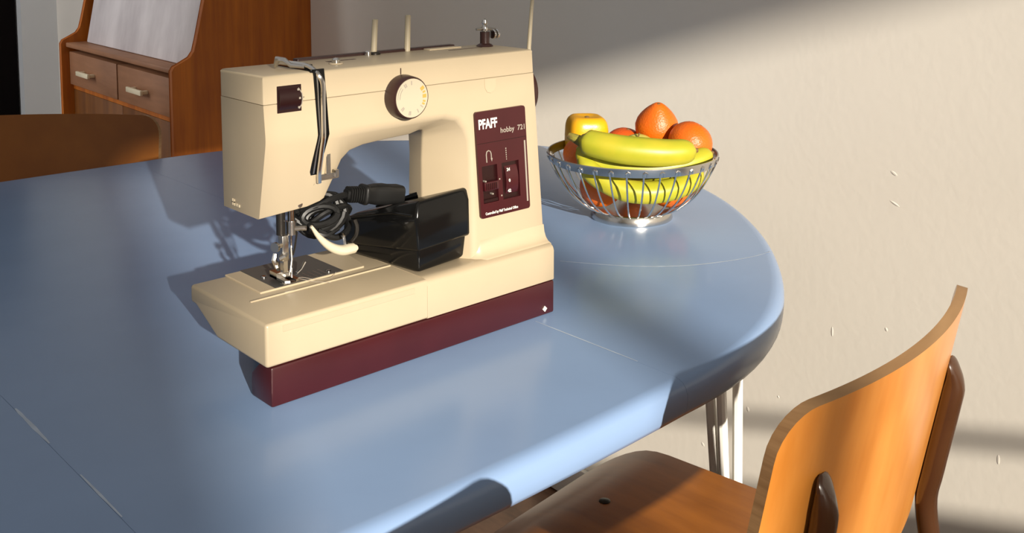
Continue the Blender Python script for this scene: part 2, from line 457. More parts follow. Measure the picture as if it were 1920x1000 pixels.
# maroon plinth
bm = prism([(0.0, Z(0)), (0.0335, Z(0)), (0.0340, Z(0.012)), (0.0325, Z(0.020)), (0.018, Z(h0)), (0.0, Z(h0))], 'x', 0.004, 0.060)
b2 = box(0.060, L, 0.0, ww, Z(0.0), Z(h0))
me_ = bpy.data.meshes.new('tmp'); b2.to_mesh(me_); b2.free(); bm.from_mesh(me_); bpy.data.meshes.remove(me_)
bm.normal_update()
bev(bm, 0.0020, 2, 40, [e for e in bm.edges if len(e.link_faces) == 2 and e.calc_face_angle(0) > 0.7 and not all(abs(v.co.x - 0.060) < 1e-5 for v in e.verts)])
plinth = obj('plinth', bm, M['maroon'], SM, label='maroon plastic plinth')
obj('screw', prism([(0.3035, Z(0.0065)), (0.3065, Z(0.0095)), (0.3095, Z(0.0065)), (0.3065, Z(0.0035))], 'y', -0.0008, 0.001), M['white_print'], plinth, label='small pale diamond badge')
# removable accessory tray (left) and fixed bed (right)
def bsel(bm, w, seg, xs):
    bm.normal_update()
    bev(bm, w, seg, 30, [e for e in bm.edges if e.calc_face_angle(0) > 0.5 and not any(abs(v.co.x - xs) < 1e-5 for v in e.verts) or (e.calc_face_angle(0) > 0.5 and abs(e.verts[0].co.x - e.verts[1].co.x) > 0.05)])
    return bm
prof_l = [(0.0, Z(h0 + 0.0004)), (0.083, Z(h0 + 0.0014)), (0.1216, Z(0.0532)), (ww, Z(0.0535)), (ww, Z(h1)), (0.0, Z(h1))]
tray = obj('accessory_tray', bsel(prism(prof_l, 'x', 0.0, 0.1604), 0.0028, 3, 0.1604), M['cream'], SM)
obj('tray_flap', box(0.015, 0.1465, -0.0004, 0.002, Z(0.0600), Z(0.0655), 0.0003, 1), M['cream'], tray)
prof_r = [(0.0, Z(h0 + 0.0004)), (ww, Z(h0 + 0.0004)), (ww, Z(h1)), (0.0152, Z(h1 + 0.0005)), (0.0105, Z(h1 + 0.0008)), (0.005, Z(h1 + 0.0002)), (0.0015, Z(h1 - 0.0022)), (0.0, Z(h1 - 0.006))]
bed = obj('bed', bsel(prism(prof_r, 'x', 0.1606, L), 0.0012, 2, 0.1606), M['cream'], SM)
# flared foot of the column
flare = [(0.030, Z(h1 - 0.003)), (0.004, Z(h1 - 0.003)), (0.0048, Z(h1 - 0.0002)), (0.0090, Z(h1 + 0.0016)), (0.0122, Z(h1 + 0.0048)), (0.0145, Z(h1 + 0.0100)), (0.0156, Z(h1 + 0.0170)), (0.030, Z(h1 + 0.0170))]
fb = bmesh.new()
fr_ = []
for x, k in ((0.2262, 0.10), (0.2285, 0.40), (0.2320, 0.75), (0.2370, 1.0), (L + 0.0002, 1.0)):
    fr_.append([fb.verts.new((x, 0.030 + (y - 0.030) * (0.55 + 0.45 * k), Z(h1 - 0.003) + (z - Z(h1 - 0.003)) * (0.25 + 0.75 * k))) for y, z in flare])
for a, b in zip(fr_, fr_[1:]):
    for i in range(len(flare)): fb.faces.new((a[i], a[(i + 1) % len(flare)], b[(i + 1) % len(flare)], b[i]))
fb.faces.new(fr_[0]); fb.faces.new(fr_[-1][::-1])
obj('column_foot', fb, M['cream'], SM, ang=70)
# raised rib and slide plate
obj('rib', box(0.0165, 0.1600, 0.0535, 0.0560, Z(h1 - 0.0005), Z(h1 + 0.0010), 0.0005, 1), M['cream'], tray)
plate_pts = rrect(0.0330, 0.1480, 0.0665, 0.1312, 0.004, 4)
plate_pts = [(0.0330, 0.0672), (0.1395, 0.0672), (0.1440, 0.082), (0.1480, 0.105), (0.1490, 0.1285), (0.1460, 0.1312), (0.0330, 0.1312)]
obj('slide_plate', prism(plate_pts, 'z', Z(h1 - 0.0005), Z(h1 + 0.0014), 0.0005, 1), M['cream'], tray)
npl = obj('needle_plate', box(0.0478, 0.1175, 0.0678, 0.1312, Z(h1 + 0.0008), Z(h1 + 0.0020), 0.0003, 1), M['plate'], SM, label='dark steel needle plate')
for k, (x, y) in enumerate(((0.0540, 0.0990), (0.1056, 0.0745))):
    obj('screw', lathe([(0.0, 0.0), (0.0024, 0.0), (0.0024, 0.0008), (0.0017, 0.0013), (0.0, 0.0013)], 12, (x, y, Z(h1 + 0.0020))), M['chrome'], npl)
for k in range(5):
    obj('guide_line', box(0.0800 + k * 0.0052, 0.0806 + k * 0.0052, 0.069, 0.086, Z(h1 + 0.0020), Z(h1 + 0.0021)), M['steel'], npl)
fd = bmesh.new()
for k in range(3): add_box(fd, 0.060 + k * 0.005, 0.063 + k * 0.005, 0.076, 0.092, Z(h1 + 0.0019), Z(h1 + 0.0028))
obj('feed_dog', fd, M['chrome'], npl)
obj('bobbin_cover', box(0.0560, 0.0765, 0.0682, 0.0748, Z(h1 + 0.0019), Z(h1 + 0.0025), 0.0003, 1), M['steel'], npl)

# body: head, arm and column as one shell with the opening cut through
FR = [(.0125, .2110), (.0500, .2105), (.0660, .2095), (.0740, .2095), (.0820, .2095), (.0900, .2095), (.1000, .2095), (.1150, .2095), (.1400, .2095), (.1700, .2095), (.1950, .2090), (.2105, .2053), (.2190, .1965), (.2245, .1850), (.2264, .1656), (.2280, .1100), (.2290, h1 - .001)]
GX = [(.0115, .1463, .0274), (.0574, .1484, .0290), (.0704, .1506, .0303), (.0746, .1526, .0303), (.0839, .1682, .0303), (.0922, .1831, .0303), (.1005, .1898, .0303), (.1143, .1930, .0303), (.1370, .1946, .0303), (.1652, .1957, .0303), (.1820, .1960, .0400), (.1900, .1945, .0450), (.1945, .1910, .0500), (.1980, .1840, .0550), (.2000, .1620, .0590), (.2010, .1100, .0600), (.2015, h1 - .001, .0600)]
BX = [(.0106, .1469), (.0574, .1484), (.0704, .1506), (.0746, .1526), (.0839, .1682), (.0922, .1831), (.1005, .1898), (.1143, .1930), (.1370, .1946), (.1652, .1957), (.1850, .1957), (.1960, .1945), (.2020, .1900), (.2060, .1820), (.2070, .1650), (.2055, .1100), (.2050, h1 - .001)]
bm = bmesh.new()
vF = [bm.verts.new((x, yc, Z(z))) for x, z in FR]
vG = [bm.verts.new((x, y, Z(z))) for x, z, y in GX]
vB = [bm.verts.new((x, yb, Z(z))) for x, z in BX]
oF = [bm.verts.new(p) for p in ((0.3199, yc, Z(h1 - .001)), (0.3199, yc, Z(0.083)), (0.3060, yc, Z(S - 0.0002)), (0.0110, yc, Z(S - 0.0002)))]
oB = [bm.verts.new(p) for p in ((0.3199, yb, Z(h1 - .001)), (0.3199, yb, Z(0.083)), (0.3060, yb, Z(S - 0.0002)), (0.0104, yb, Z(S - 0.0002)))]
nF = len(vF)
bm.faces.new(vF[::-1] + [oF[3], oF[2], oF[1], oF[0]])
bm.faces.new(vB + [oB[0], oB[1], oB[2], oB[3]])
strip_edges = []
for i in range(nF - 1):
    bm.faces.new((vF[i], vF[i + 1], vG[i + 1], vG[i]))
    bm.faces.new((vG[i], vG[i + 1], vB[i + 1], vB[i]))
bm.faces.new((oF[3], vF[0], vG[0], vB[0], oB[3]))
bm.faces.new((oF[3], oB[3], oB[2], oF[2])); bm.faces.new((oF[2], oB[2], oB[1], oF[1])); bm.faces.new((oF[1], oB[1], oB[0], oF[0]))
bm.faces.new((vF[-1], oF[0], oB[0], vB[-1], vG[-1]))
bm.normal_update()
def ed(a, b): return bm.edges.get((a, b))
soft = [ed(vF[i], vF[i + 1]) for i in range(nF - 1)]
mid = [ed(vG[i], vG[i + 1]) for i in range(nF - 1)]
outer = [ed(oF[3], vF[0]), ed(vF[0], vG[0]), ed(vG[0], vB[0]), ed(oF[2], oF[1]), ed(oF[1], oF[0]), ed(vB[0], oB[3]), ed(oB[1], oB[2])]
bmesh.ops.bevel(bm, geom=[e for e in soft if e], offset=0.0048, segments=4, profile=0.5, affect='EDGES', clamp_overlap=True)
mid = [e for e in mid if e and e.is_valid]
bmesh.ops.bevel(bm, geom=mid, offset=0.0016, segments=2, profile=0.5, affect='EDGES', clamp_overlap=True)
outer = [e for e in outer if e and e.is_valid]
bmesh.ops.bevel(bm, geom=outer, offset=0.0020, segments=2, profile=0.5, affect='EDGES', clamp_overlap=True)
body = obj('arm_housing', bm, M['cream'], SM, ang=32)

# lid
lid_pts = [(0.0108, yc), (0.3060, yc), (0.3060, yb), (0.0104, yb)]
bm = bmesh.new()
lo = [bm.verts.new((x, y, Z(S + 0.0004))) for x, y in lid_pts]
hi = [bm.verts.new((x, y, Z(H))) for x, y in ((0.0106, yc), (0.3043, yc), (0.3043, yb), (0.0104, yb))]
bm.faces.new(lo[::-1]); bm.faces.new(hi)
for i in range(4): bm.faces.new((lo[i], lo[(i + 1) % 4], hi[(i + 1) % 4], hi[i]))
bev(bm, 0.0035, 3, 40, [e for e in bm.edges if min(v.co.z for v in e.verts) > Z(H) - 0.001])
bev(bm, 0.0020, 2, 60, [e for e in bm.edges if abs(e.verts[0].co.z - e.verts[1].co.z) > 0.012 and abs(e.verts[0].co.x - e.verts[1].co.x) < 0.004 and len(e.link_faces) == 2 and e.calc_face_angle(0) > 1.0])
lid = obj('top_cover', bm, M['cream'], SM, label='cream top cover')
obj('seam', box(0.0120, 0.3050, yc + 0.0012, yb - 0.001, Z(S - 0.0006), Z(S + 0.0006)), M['cream_dk'], lid)
obj('catch', prism([(0.2418, Z(S - 0.0005)), (0.2424, Z(0.2318)), (0.2450, Z(0.2275)), (0.2495, Z(0.2262)), (0.2538, Z(0.2280)), (0.2560, Z(0.2322)), (0.2562, Z(S - 0.0005))], 'y', yc - 0.0005, yc + 0.001, 0.0002, 1), M['cream'], lid)
# dark carrying handle folded along the back edge
obj('carrying_handle', prism([(0.083, Z(H - 0.012)), (0.0915, Z(H - 0.012)), (0.0915, Z(H + 0.0022)), (0.083, Z(H + 0.0022))], 'x', 0.083, 0.262, 0.001, 2), M['brown_plastic'], SM, label='dark brown folded carrying handle')
obj('top_hatch', box(0.222, 0.262, 0.0725, 0.0828, Z(H - 0.001), Z(H + 0.0012), 0.0008, 2), M['cream'], lid)
obj('hatch_slot', box(0.100, 0.130, 0.0618, 0.0650, Z(H - 0.0006), Z(H + 0.0002)), M['brown_plastic'], lid)
obj('hatch_slot', box(0.236, 0.278, 0.0600, 0.0618, Z(H - 0.0006), Z(H + 0.0002)), M['brown_plastic'], lid)
# spool pins and thread stay
def pin(x, y, z0, tx, ty, tz, r):
    p0 = Vector((x, y, Z(z0))); p1 = Vector((tx, ty, Z(tz)))
    pts = [p0, p0.lerp(p1, 0.5), p0.lerp(p1, 0.985), p1]
    return obj('spool_pin', tube(pts, [r, r * 0.95, r * 0.9, r * 0.55], 12), M['pin'], SM)
pin(0.1640, 0.0835, H - 0.004, 0.1675, 0.0850, 0.2965, 0.0030)
pin(0.2030, 0.0835, H - 0.004, 0.2060, 0.0855, 0.2985, 0.0030)
obj('thread_rod', tube([(0.3225, 0.040, Z(0.225)), (0.3225, 0.040, Z(0.262)), (0.3255, 0.0395, Z(0.300)), (0.3290, 0.039, Z(0.335))], [0.0022, 0.0022, 0.0019, 0.0017], 10), M['pin'], SM)
obj('pin_socket', lathe([(0.0, 0), (0.0055, 0), (0.0055, 0.002), (0.004, 0.003), (0, 0.003)], 16, (0.1640, 0.0815, Z(H - 0.0005))), M['dark_metal'], SM)
obj('thread_clip', lathe([(0.0, 0), (0.0030, 0), (0.0030, 0.0035), (0.0018, 0.0045), (0, 0.0045)], 12, (0.1550, 0.0790, Z(H - 0.0002))), M['chrome'], SM)
# chrome button on the lid
bt = obj('lid_button_ring', lathe([(0.0055, 0), (0.0062, 0.0006), (0.0055, 0.0014), (0.0040, 0.0014), (0.0040, 0)], 20, (0.0982, 0.0454, Z(H - 0.0003)), close=True), M['cream'], SM)
obj('lid_button', lathe([(0.0, 0), (0.0036, 0), (0.0036, 0.0040), (0.0022, 0.0056), (0.0, 0.0060)], 16, (0.0982, 0.0454, Z(H - 0.0003))), M['chrome'], bt)
# bobbin winder
bw = obj('bobbin_winder', lathe([(0.0, 0), (0.0078, 0), (0.0085, 0.0008), (0.0070, 0.0024), (0.0055, 0.0030), (0.0048, 0.0036), (0.0048, 0.0150), (0.0, 0.0150)], 20, (0.2865, 0.0660, Z(H - 0.0004))), M['brown_plastic'], SM)
obj('winder_spindle', lathe([(0.0, 0.0150), (0.0030, 0.0150), (0.0034, 0.0185), (0.0020, 0.0215), (0.0032, 0.0235), (0.0026, 0.0265), (0.0, 0.0278)], 14, (0.2865, 0.0660, Z(H))), M['chrome'], bw)
obj('winder_lever', tube([(0.2760, 0.0670, Z(H + 0.0175)), (0.2865, 0.0660, Z(H + 0.0178)), (0.2990, 0.0640, Z(H + 0.0165))], [0.0012, 0.0022, 0.0012], 8), M['steel'], bw)
for dx in (0.0082, 0.0125):
    obj('winder_washer', lathe([(0.0, -0.0012), (0.0045, -0.0012), (0.0050, 0), (0.0045, 0.0012), (0.0, 0.0012)], 16, (0.2865 + dx, 0.0630, Z(H + 0.0120)), axis='x'), M['chrome'], bw)

# hand wheel on the right end
obj('hand_wheel', lathe([(0.0, 0.0), (0.024, 0.0), (0.0282, 0.002), (0.0290, 0.006), (0.0282, 0.011), (0.024, 0.014), (0.010, 0.015), (0.0, 0.015)], 36, (0.3170, 0.0600, Z(0.2165)), axis='x'), M['brown_plastic'], SM, label='dark brown hand wheel')

# stitch dial
dc = (0.1466, Z(0.2340))
dk = obj('stitch_dial', lathe([(0.0, yc + 0.001), (0.0192, yc + 0.001), (0.0195, yc - 0.002), (0.0186, yc - 0.0125), (0.0178, yc - 0.0140), (0.0172, yc - 0.0140), (0.0172, yc - 0.0134), (0.0, yc - 0.0134)], 48, (dc[0], 0, dc[1]), axis='y'), M['brown_plastic'], SM, label='dark brown stitch selector dial with beige face')
dfc = obj('dial_face', lathe([(0.0, yc - 0.0130), (0.0170, yc - 0.0130), (0.0170, yc - 0.0142), (0.0, yc - 0.0142)], 40, (dc[0], 0, dc[1]), axis='y'), M['dial'], dk, label='beige dial face')
def marks(angs, r0, r1, w, name, m):
    bm = bmesh.new(); y1 = yc - 0.0144; y0 = yc - 0.0141
    for a in angs:
        c, s = math.cos(math.radians(a)), math.sin(math.radians(a))
        add_box(bm, r0, r1, y1, y0, -w, w, f=lambda r, y, t: (dc[0] + c * r - s * t, y, dc[1] + s * r + c * t))
    obj(name, bm, m, dk)
marks((35, 3), 0.0115, 0.0155, 0.0016, 'dial_symbol', M['orange_print'])
marks((19, -16, -26), 0.0122, 0.0150, 0.0008, 'dial_symbol', M['orange_print'])
marks((-38, -62, -98, -104, -136, -142, 92, 118, 125), 0.0115, 0.0150, 0.0005, 'dial_symbol', M['grey_print'])
marks([140 + i * 3 for i in range(14)], 0.0128, 0.0133, 0.0004, 'dial_symbol', M['grey_print'])
marks([140 + i * 3 for i in range(14)], 0.0150, 0.0155, 0.0004, 'dial_symbol', M['grey_print'])
obj('dial_pointer', box(0.1450 - 0.0004, 0.1450 + 0.0004, yc - 0.0005, yc + 0.001, Z(0.2535), Z(0.2590)), M['brown_plastic'], SM)

# thread tension window with its wheel
def hx(x): return x
tw = obj('tension_window', box(0.0232, 0.0453, yc - 0.0006, yc + 0.001, Z(0.2330), Z(0.2548), 0.0003, 1), M['maroon_dk'], SM, label='dark maroon thread tension window')
wheel = []
for i in range(13):
    a = math.radians(-62 + 124 * i / 12); wheel.append((yc + 0.0055 - 0.0085 * math.cos(a), Z(0.2439) + 0.0108 * math.sin(a) / math.sin(math.radians(62))))
obj('tension_wheel', prism(wheel, 'x', 0.0245, 0.0440), M['maroon_dk'], tw)
for k, (x, z) in enumerate(((0.0405, 0.2510), (0.0415, 0.2440), (0.0410, 0.2365))):
    obj('tension_mark', box(x, x + 0.0016, yc - 0.0034 + 0.0006 * abs(k - 1), yc - 0.002, Z(z - 0.0008), Z(z + 0.0008)), M['grey_print'], tw)
obj('tension_rim', tube([(0.0425, yc - 0.0008, Z(0.2520)), (0.0445, yc - 0.0028, Z(0.2475)), (0.0448, yc - 0.0032, Z(0.2435)), (0.0442, yc - 0.0028, Z(0.2390)), (0.0428, yc - 0.0008, Z(0.2350))], 0.0004, 6), M['grey_print'], tw)
obj('tension_mark', box(0.0465, 0.0482, yc - 0.0003, yc + 0.0005, Z(0.2436), Z(0.2441)), M['brown_plastic'], SM)

# take-up slot with chrome lever (follows the face bend at z = .21)
def fy(z): return yc if z > 0.2100 else yc + (0.2100 - z) * (0.0303 - yc) / (0.2100 - 0.1506)
def band(zs, xl, xr, off0, off1):
    bm = bmesh.new(); rows = []
    for z, a, b_ in zip(zs, xl, xr):
        y = fy(z)
        rows.append([bm.verts.new((a, y - off1, Z(z))), bm.verts.new((b_, y - off1, Z(z))), bm.verts.new((b_, y + off0, Z(z))), bm.verts.new((a, y + off0, Z(z)))])
    for p, q in zip(rows, rows[1:]):
        for i in range(4): bm.faces.new((p[i], p[(i + 1) % 4], q[(i + 1) % 4], q[i]))
    bm.faces.new(rows[0]); bm.faces.new(rows[-1][::-1])
    return bm
slot = obj('take_up_slot', band([0.2655, 0.2430, 0.2105, 0.1950, 0.1760], [0.0565, 0.0582, 0.0605, 0.0585, 0.0560], [0.0670, 0.0690, 0.0712, 0.0685, 0.0630], 0.001, 0.0005), M['black'], SM, label='dark thread slot down the head')
obj('slot_top', box(0.0545, 0.0640, yc, 0.070, Z(H - 0.001), Z(H + 0.0006), 0.0003, 1), M['black'], slot)
lever_path = [(0.0640, fy(z) - 0.0028, Z(z)) for z in (0.1690, 0.1780, 0.1900, 0.2000, 0.2100, 0.2250, 0.2400, 0.2530)]
lever_path = [(0.0652 if i < 1 else 0.0640, p[1], p[2]) for i, p in enumerate(lever_path)] + [(0.0610, yc - 0.001, Z(0.2610)), (0.0575, yc + 0.008, Z(H + 0.0035)), (0.0500, yc + 0.022, Z(H + 0.0052)), (0.0440, yc + 0.034, Z(H + 0.0060))]
obj('take_up_lever', tube(spline(lever_path, 3), 0.0021, 8), M['chrome'], slot, label='chrome thread lever')
obj('slot_rim', tube([(0.0598, yc - 0.0012, Z(0.2600)), (0.0604, yc - 0.0012, Z(0.2430)), (0.0622, yc - 0.0012, Z(0.2115)), (0.0605, fy(0.195) - 0.0012, Z(0.1950)), (0.0598, fy(0.178) - 0.001, Z(0.1775))], 0.0007, 6), M['steel'], slot)
obj('take_up_eye', tube([(0.0430, yc + 0.036, Z(H + 0.002)), (0.0415, yc + 0.030, Z(H + 0.009)), (0.0435, yc + 0.022, Z(H + 0.0085)), (0.0470, yc + 0.018, Z(H + 0.004)), (0.0550, yc + 0.010, Z(H + 0.003))], [0.0018, 0.0024, 0.0022, 0.0018, 0.0014], 8), M['steel'], slot)
obj('slot_knob', lathe([(0, 0), (0.0034, 0), (0.0040, 0.002), (0.0030, 0.0045), (0, 0.005)], 12, (0.0600, yc + 0.012, Z(H))), M['dark_metal'], slot)
g_ = bmesh.new()
add_box(g_, 0.0712, 0.0754, fy(0.180) - 0.0030, fy(0.180) + 0.001, Z(0.1752), Z(0.1930)); add_box(g_, 0.0655, 0.0820, fy(0.174) - 0.0034, fy(0.174) + 0.001, Z(0.1705), Z(0.1756)); add_box(g_, 0.0790, 0.0822, fy(0.176) - 0.0060, fy(0.176) - 0.001, Z(0.1715), Z(0.1785))
bev(g_, 0.0006, 1)
obj('thread_guide', g_, M['steel'], SM, label='grey steel thread guide hook')
obj('face_plate_seam', tube([(0.0625, fy(0.168) - 0.0001, Z(0.1680)), (0.0560, fy(0.158) - 0.0001, Z(0.1575)), (0.0530, fy(0.1500) - 0.0001, Z(0.1500))], 0.00035, 5), M['cream_dk'], SM)
sc_ = obj('face_screw', lathe([(0, 0.0), (0.0032, 0.0), (0.0034, -0.0012), (0.0022, -0.0022), (0, -0.0022)], 14, (0.0500, fy(0.1520) + 0.0002, Z(0.1520)), axis='y'), M['steel'], SM)
obj('face_screw', lathe([(0, 0.0), (0.0022, 0.0), (0.0022, -0.0014), (0, -0.0016)], 12, (0.0450, fy(0.1515) + 0.0002, Z(0.1515)), axis='y'), M['dark_metal'], SM)
# small raised maker's mark low on the end face
mk = bmesh.new()
for y0, y1, z0, z1 in ((0.0690, 0.0705, 0.1508, 0.1562), (0.0662, 0.0677, 0.1506, 0.1560), (0.0662, 0.0705, 0.1530, 0.1540), (0.0618, 0.0646, 0.1508, 0.1530), (0.0580, 0.0608, 0.1506, 0.1528)):
    add_box(mk, 0.0104, 0.0116, y0, y1, Z(z0), Z(z1))
obj('relief_mark', mk, M['cream_mark'], SM, label='small raised cream mark on the end face')

# maroon control panel, front of column (parallelogram like the leaning column)
def pk(x, y, z): return (x + 0.075 * (T + 0.2100 - z), y, z)
PY0, PY1 = yc - 0.0026, yc + 0.0004
def pbox(bm, x0, x1, z0, z1, y0=PY0, y1=PY1): add_box(bm, x0, x1, y0, y1, Z(z0), Z(z1), f=pk)
bm = bmesh.new()
px0, px1 = 0.2279, 0.2916
def ppoly(pts, y0, y1):
    prism([(pk(x, 0, Z(z))[0], Z(z)) for x, z in pts], 'y', y0, y1, bm=bm)
R_ = rrect(px0, px1, 0.1075, 0.2103, 0.0028, 4)
top = [p for p in R_ if p[1] > 0.158]; bot = [p for p in R_ if p[1] < 0.122]
ppoly([(px1, 0.1578)] + top + [(px0, 0.1578)], PY0, PY1)
ppoly([(px0, 0.1217)] + [p for p in R_ if p[1] < 0.122 and p[0] < 0.25][0:] + [p for p in R_ if p[1] < 0.122 and p[0] > 0.25] + [(px1, 0.1217)], PY0, PY1)
pbox(bm, px0, 0.2323, 0.1217, 0.1578); pbox(bm, 0.2514, 0.2572, 0.1217, 0.1578); pbox(bm, 0.2795, px1, 0.1217, 0.1578)
panel = obj('control_panel', bm, M['maroon'], SM, label='maroon control panel with white lettering', ang=30)
b3 = bmesh.new(); pbox(b3, 0.2318, 0.2800, 0.1212, 0.1583, yc - 0.0002, yc + 0.0006)
obj('panel_recess', b3, M['maroon_dk'], panel)
b3 = bmesh.new(); pbox(b3, 0.2290, 0.2905, 0.1795, 0.1800, PY0 - 0.0002, PY0 + 0.0002); obj('panel_line', b3, M['maroon_dk'], panel)
b3 = bmesh.new(); pbox(b3, 0.2876, 0.2895, 0.1150, 0.1760, PY0 - 0.0003, PY0 + 0.0003); obj('panel_strip', b3, M['grey_print'], panel, label='grey strip')
# stitch length wheel and reverse lever in the recesses
wl = []
for i in range(13):
    a = math.radians(-60 + 120 * i / 12); wl.append((yc + 0.0060 - 0.0086 * math.cos(a), Z(0.1398) + 0.0172 * math.sin(a) / math.sin(math.radians(60))))
b3 = prism(wl, 'x', 0.2622, 0.2780)
for v in b3.verts: v.co = pk(*v.co)
lw = obj('length_wheel', b3, M['maroon'], panel)
for txt, x, z in (('24', 0.2630, 0.1490), ('0', 0.2650, 0.1380), ('42', 0.2630, 0.1280)):
    b3 = text_bm(txt, 0.0042, x, Z(z), yc - 0.0030, 0.0002, offset=0.00012)
    for v in b3.verts: v.co = pk(*v.co)
    obj('wheel_number', b3, M['white_print'], panel)
b3 = bmesh.new(); pbox(b3, 0.2328, 0.2508, 0.1340, 0.1425, yc - 0.0050, yc); bev(b3, 0.0008, 2)
rv = obj('reverse_lever', b3, M['maroon'], panel)
for k in range(6):
    b3 = bmesh.new(); pbox(b3, 0.2345 + k * 0.0024, 0.2355 + k * 0.0024, 0.1350, 0.1412, yc - 0.0055, yc - 0.0048); obj('grip_rib', b3, M['maroon_dk'], rv)
b3 = bmesh.new(); pbox(b3, 0.2330, 0.2506, 0.1222, 0.1250, yc - 0.0022, yc); obj('lever_stop', b3, M['maroon_dk'], panel)
for x, z in ((0.2335, 0.1430), (0.2530, 0.1420), (0.2545, 0.1255), (0.2415, 0.1298)):
    b3 = bmesh.new(); pbox(b3, x, x + 0.0014, z, z + 0.0014, PY0 - 0.0026 if x < 0.25 else PY0 - 0.0002, PY0 + 0.001); obj('panel_dot', b3, M['grey_print'], panel)
def ptext(s, size, x, z, width, m, off, name='lettering', shear=0.0):
    b = text_bm(s, size, x, Z(z), PY0 - 0.0001, 0.00015, width, off, shear)
    for v in b.verts: v.co = pk(*v.co)
    return obj(name, b, m, panel, ang=20)
ptext('PFAFF', 0.0128, 0.2314, 0.1938, 0.0232, M['white_print'], 0.00042)
ptext('hobby  721', 0.0072, 0.2583, 0.1872, 0.0312, M['grey_print'], 0.00010)
ptext('Controlled by Pfaff Technical Office', 0.0036, 0.2335, 0.1104, 0.0418, M['white_print'], 0.00010)
ua = [(0.2388, 0.1610), (0.2386, 0.1685), (0.2394, 0.1712), (0.2416, 0.1722), (0.2438, 0.1712), (0.2447, 0.1690), (0.2448, 0.1640)]
obj('reverse_symbol', tube([pk(x, PY0 - 0.0001, Z(z)) for x, z in ua], 0.00055, 6), M['grey_print'], panel)
b3 = bmesh.new(); pts = [(0.2437, 0.1645), (0.2460, 0.1645), (0.2449, 0.1612)]; prism([(pk(x, 0, Z(z))[0], Z(z)) for x, z in pts], 'y', PY0 - 0.0005, PY0, bm=b3); obj('reverse_symbol', b3, M['grey_print'], panel)
b3 = bmesh.new()
for k in range(6): pbox(b3, 0.2634 - k * 0.00006, 0.2641 + k * 0.00002, 0.1602 + k * 0.0021, 0.1615 + k * 0.0021, PY0 - 0.0003, PY0 + 0.0003)
obj('stitch_symbol', b3, M['grey_print'], panel)

# needle bar, presser bar and foot
ny = 0.0780
nb = obj('presser_bar', tube([(0.0612, ny + 0.002, Z(0.152)), (0.0612, ny + 0.002, Z(0.1130))], 0.0040, 12), M['dark_metal'], SM)
obj('needle_bar', tube([(0.0705, ny, Z(0.152)), (0.0705, ny, Z(0.1210))], 0.0034, 12), M['chrome'], SM)
cl = obj('needle_clamp', tube([(0.0705, ny, Z(0.1240)), (0.0705, ny, Z(0.1120))], 0.0048, 12), M['steel'], SM)
obj('clamp_screw', tube([(0.0705, ny - 0.002, Z(0.1175)), (0.0770, ny - 0.004, Z(0.1172)), (0.0820, ny - 0.006, Z(0.1168))], 0.0026, 10), M['steel'], cl)
obj('clamp_knob', lathe([(0, -0.0040), (0.0040, -0.0040), (0.0052, -0.002), (0.0052, 0.002), (0.0040, 0.0040), (0, 0.0040)], 16, (0.0862, ny - 0.007, Z(0.1162)), axis='x'), M['rubber'], cl)
obj('needle', tube([(0.0700, ny, Z(0.1130)), (0.0700, ny, Z(0.090)), (0.0700, ny, Z(0.0735))], [0.0010, 0.0009, 0.0003], 8), M['chrome'], SM)
obj('thread_wire', tube([(0.0760, ny, Z(0.1130)), (0.0730, ny - 0.001, Z(0.1000)), (0.0715, ny, Z(0.0930))], 0.0010, 6), M['dark_metal'], SM)
pf = obj('presser_foot_holder', box(0.0590, 0.0655, ny - 0.004, ny + 0.004, Z(0.0900), Z(0.1130), 0.0008, 2), M['steel'], SM)
obj('foot_screw', tube([(0.0585, ny - 0.003, Z(0.1050)), (0.0520, ny - 0.005, Z(0.1052))], [0.0022, 0.0022], 10), M['chrome'], pf)
obj('foot_screw_head', tube([(0.0525, ny - 0.005, Z(0.1052)), (0.0500, ny - 0.006, Z(0.1053))], 0.0044, 12), M['steel'], pf)
obj('foot_shank', box(0.0600, 0.0650, ny - 0.003, ny + 0.003, Z(0.0790), Z(0.0905), 0.0006, 1), M['chrome'], pf)
fk = bmesh.new()
prism([(0.0560, 0.066), (0.0600, 0.064), (0.0612, 0.092), (0.0560, 0.092)], 'z', Z(0.0735), Z(0.0755), bm=fk); prism([(0.0660, 0.064), (0.0700, 0.066), (0.0700, 0.092), (0.0648, 0.092)], 'z', Z(0.0735), Z(0.0755), bm=fk); add_box(fk, 0.0560, 0.0700, 0.080, 0.092, Z(0.0735), Z(0.0790))
obj('presser_foot', fk, M['chrome'], pf)
obj('foot_lever', tube([(0.0520, ny - 0.004, Z(0.0990)), (0.0500, ny - 0.005, Z(0.0940)), (0.0520, ny - 0.006, Z(0.0880)), (0.0545, ny - 0.004, Z(0.0840))], [0.0022, 0.0026, 0.0022, 0.0014], 8), M['chrome'], pf)
obj('foot_lever', tube([(0.0560, ny - 0.004, Z(0.0930)), (0.0600, ny - 0.006, Z(0.0950)), (0.0640, ny - 0.004, Z(0.0965))], 0.0018, 8), M['chrome'], pf)
obj('foot_link', tube([(0.0685, ny - 0.002, Z(0.1010)), (0.0690, ny - 0.002, Z(0.0900)), (0.0672, ny - 0.002, Z(0.0790))], 0.0012, 8), M['steel'], pf)
obj('thread_cutter', tube([(0.0735, 0.0760, Z(0.0760)), (0.0790, 0.0770, Z(0.0785)), (0.0840, 0.0790, Z(0.0835))], [0.0016, 0.0009, 0.0016], 8), M['chrome'], pf)
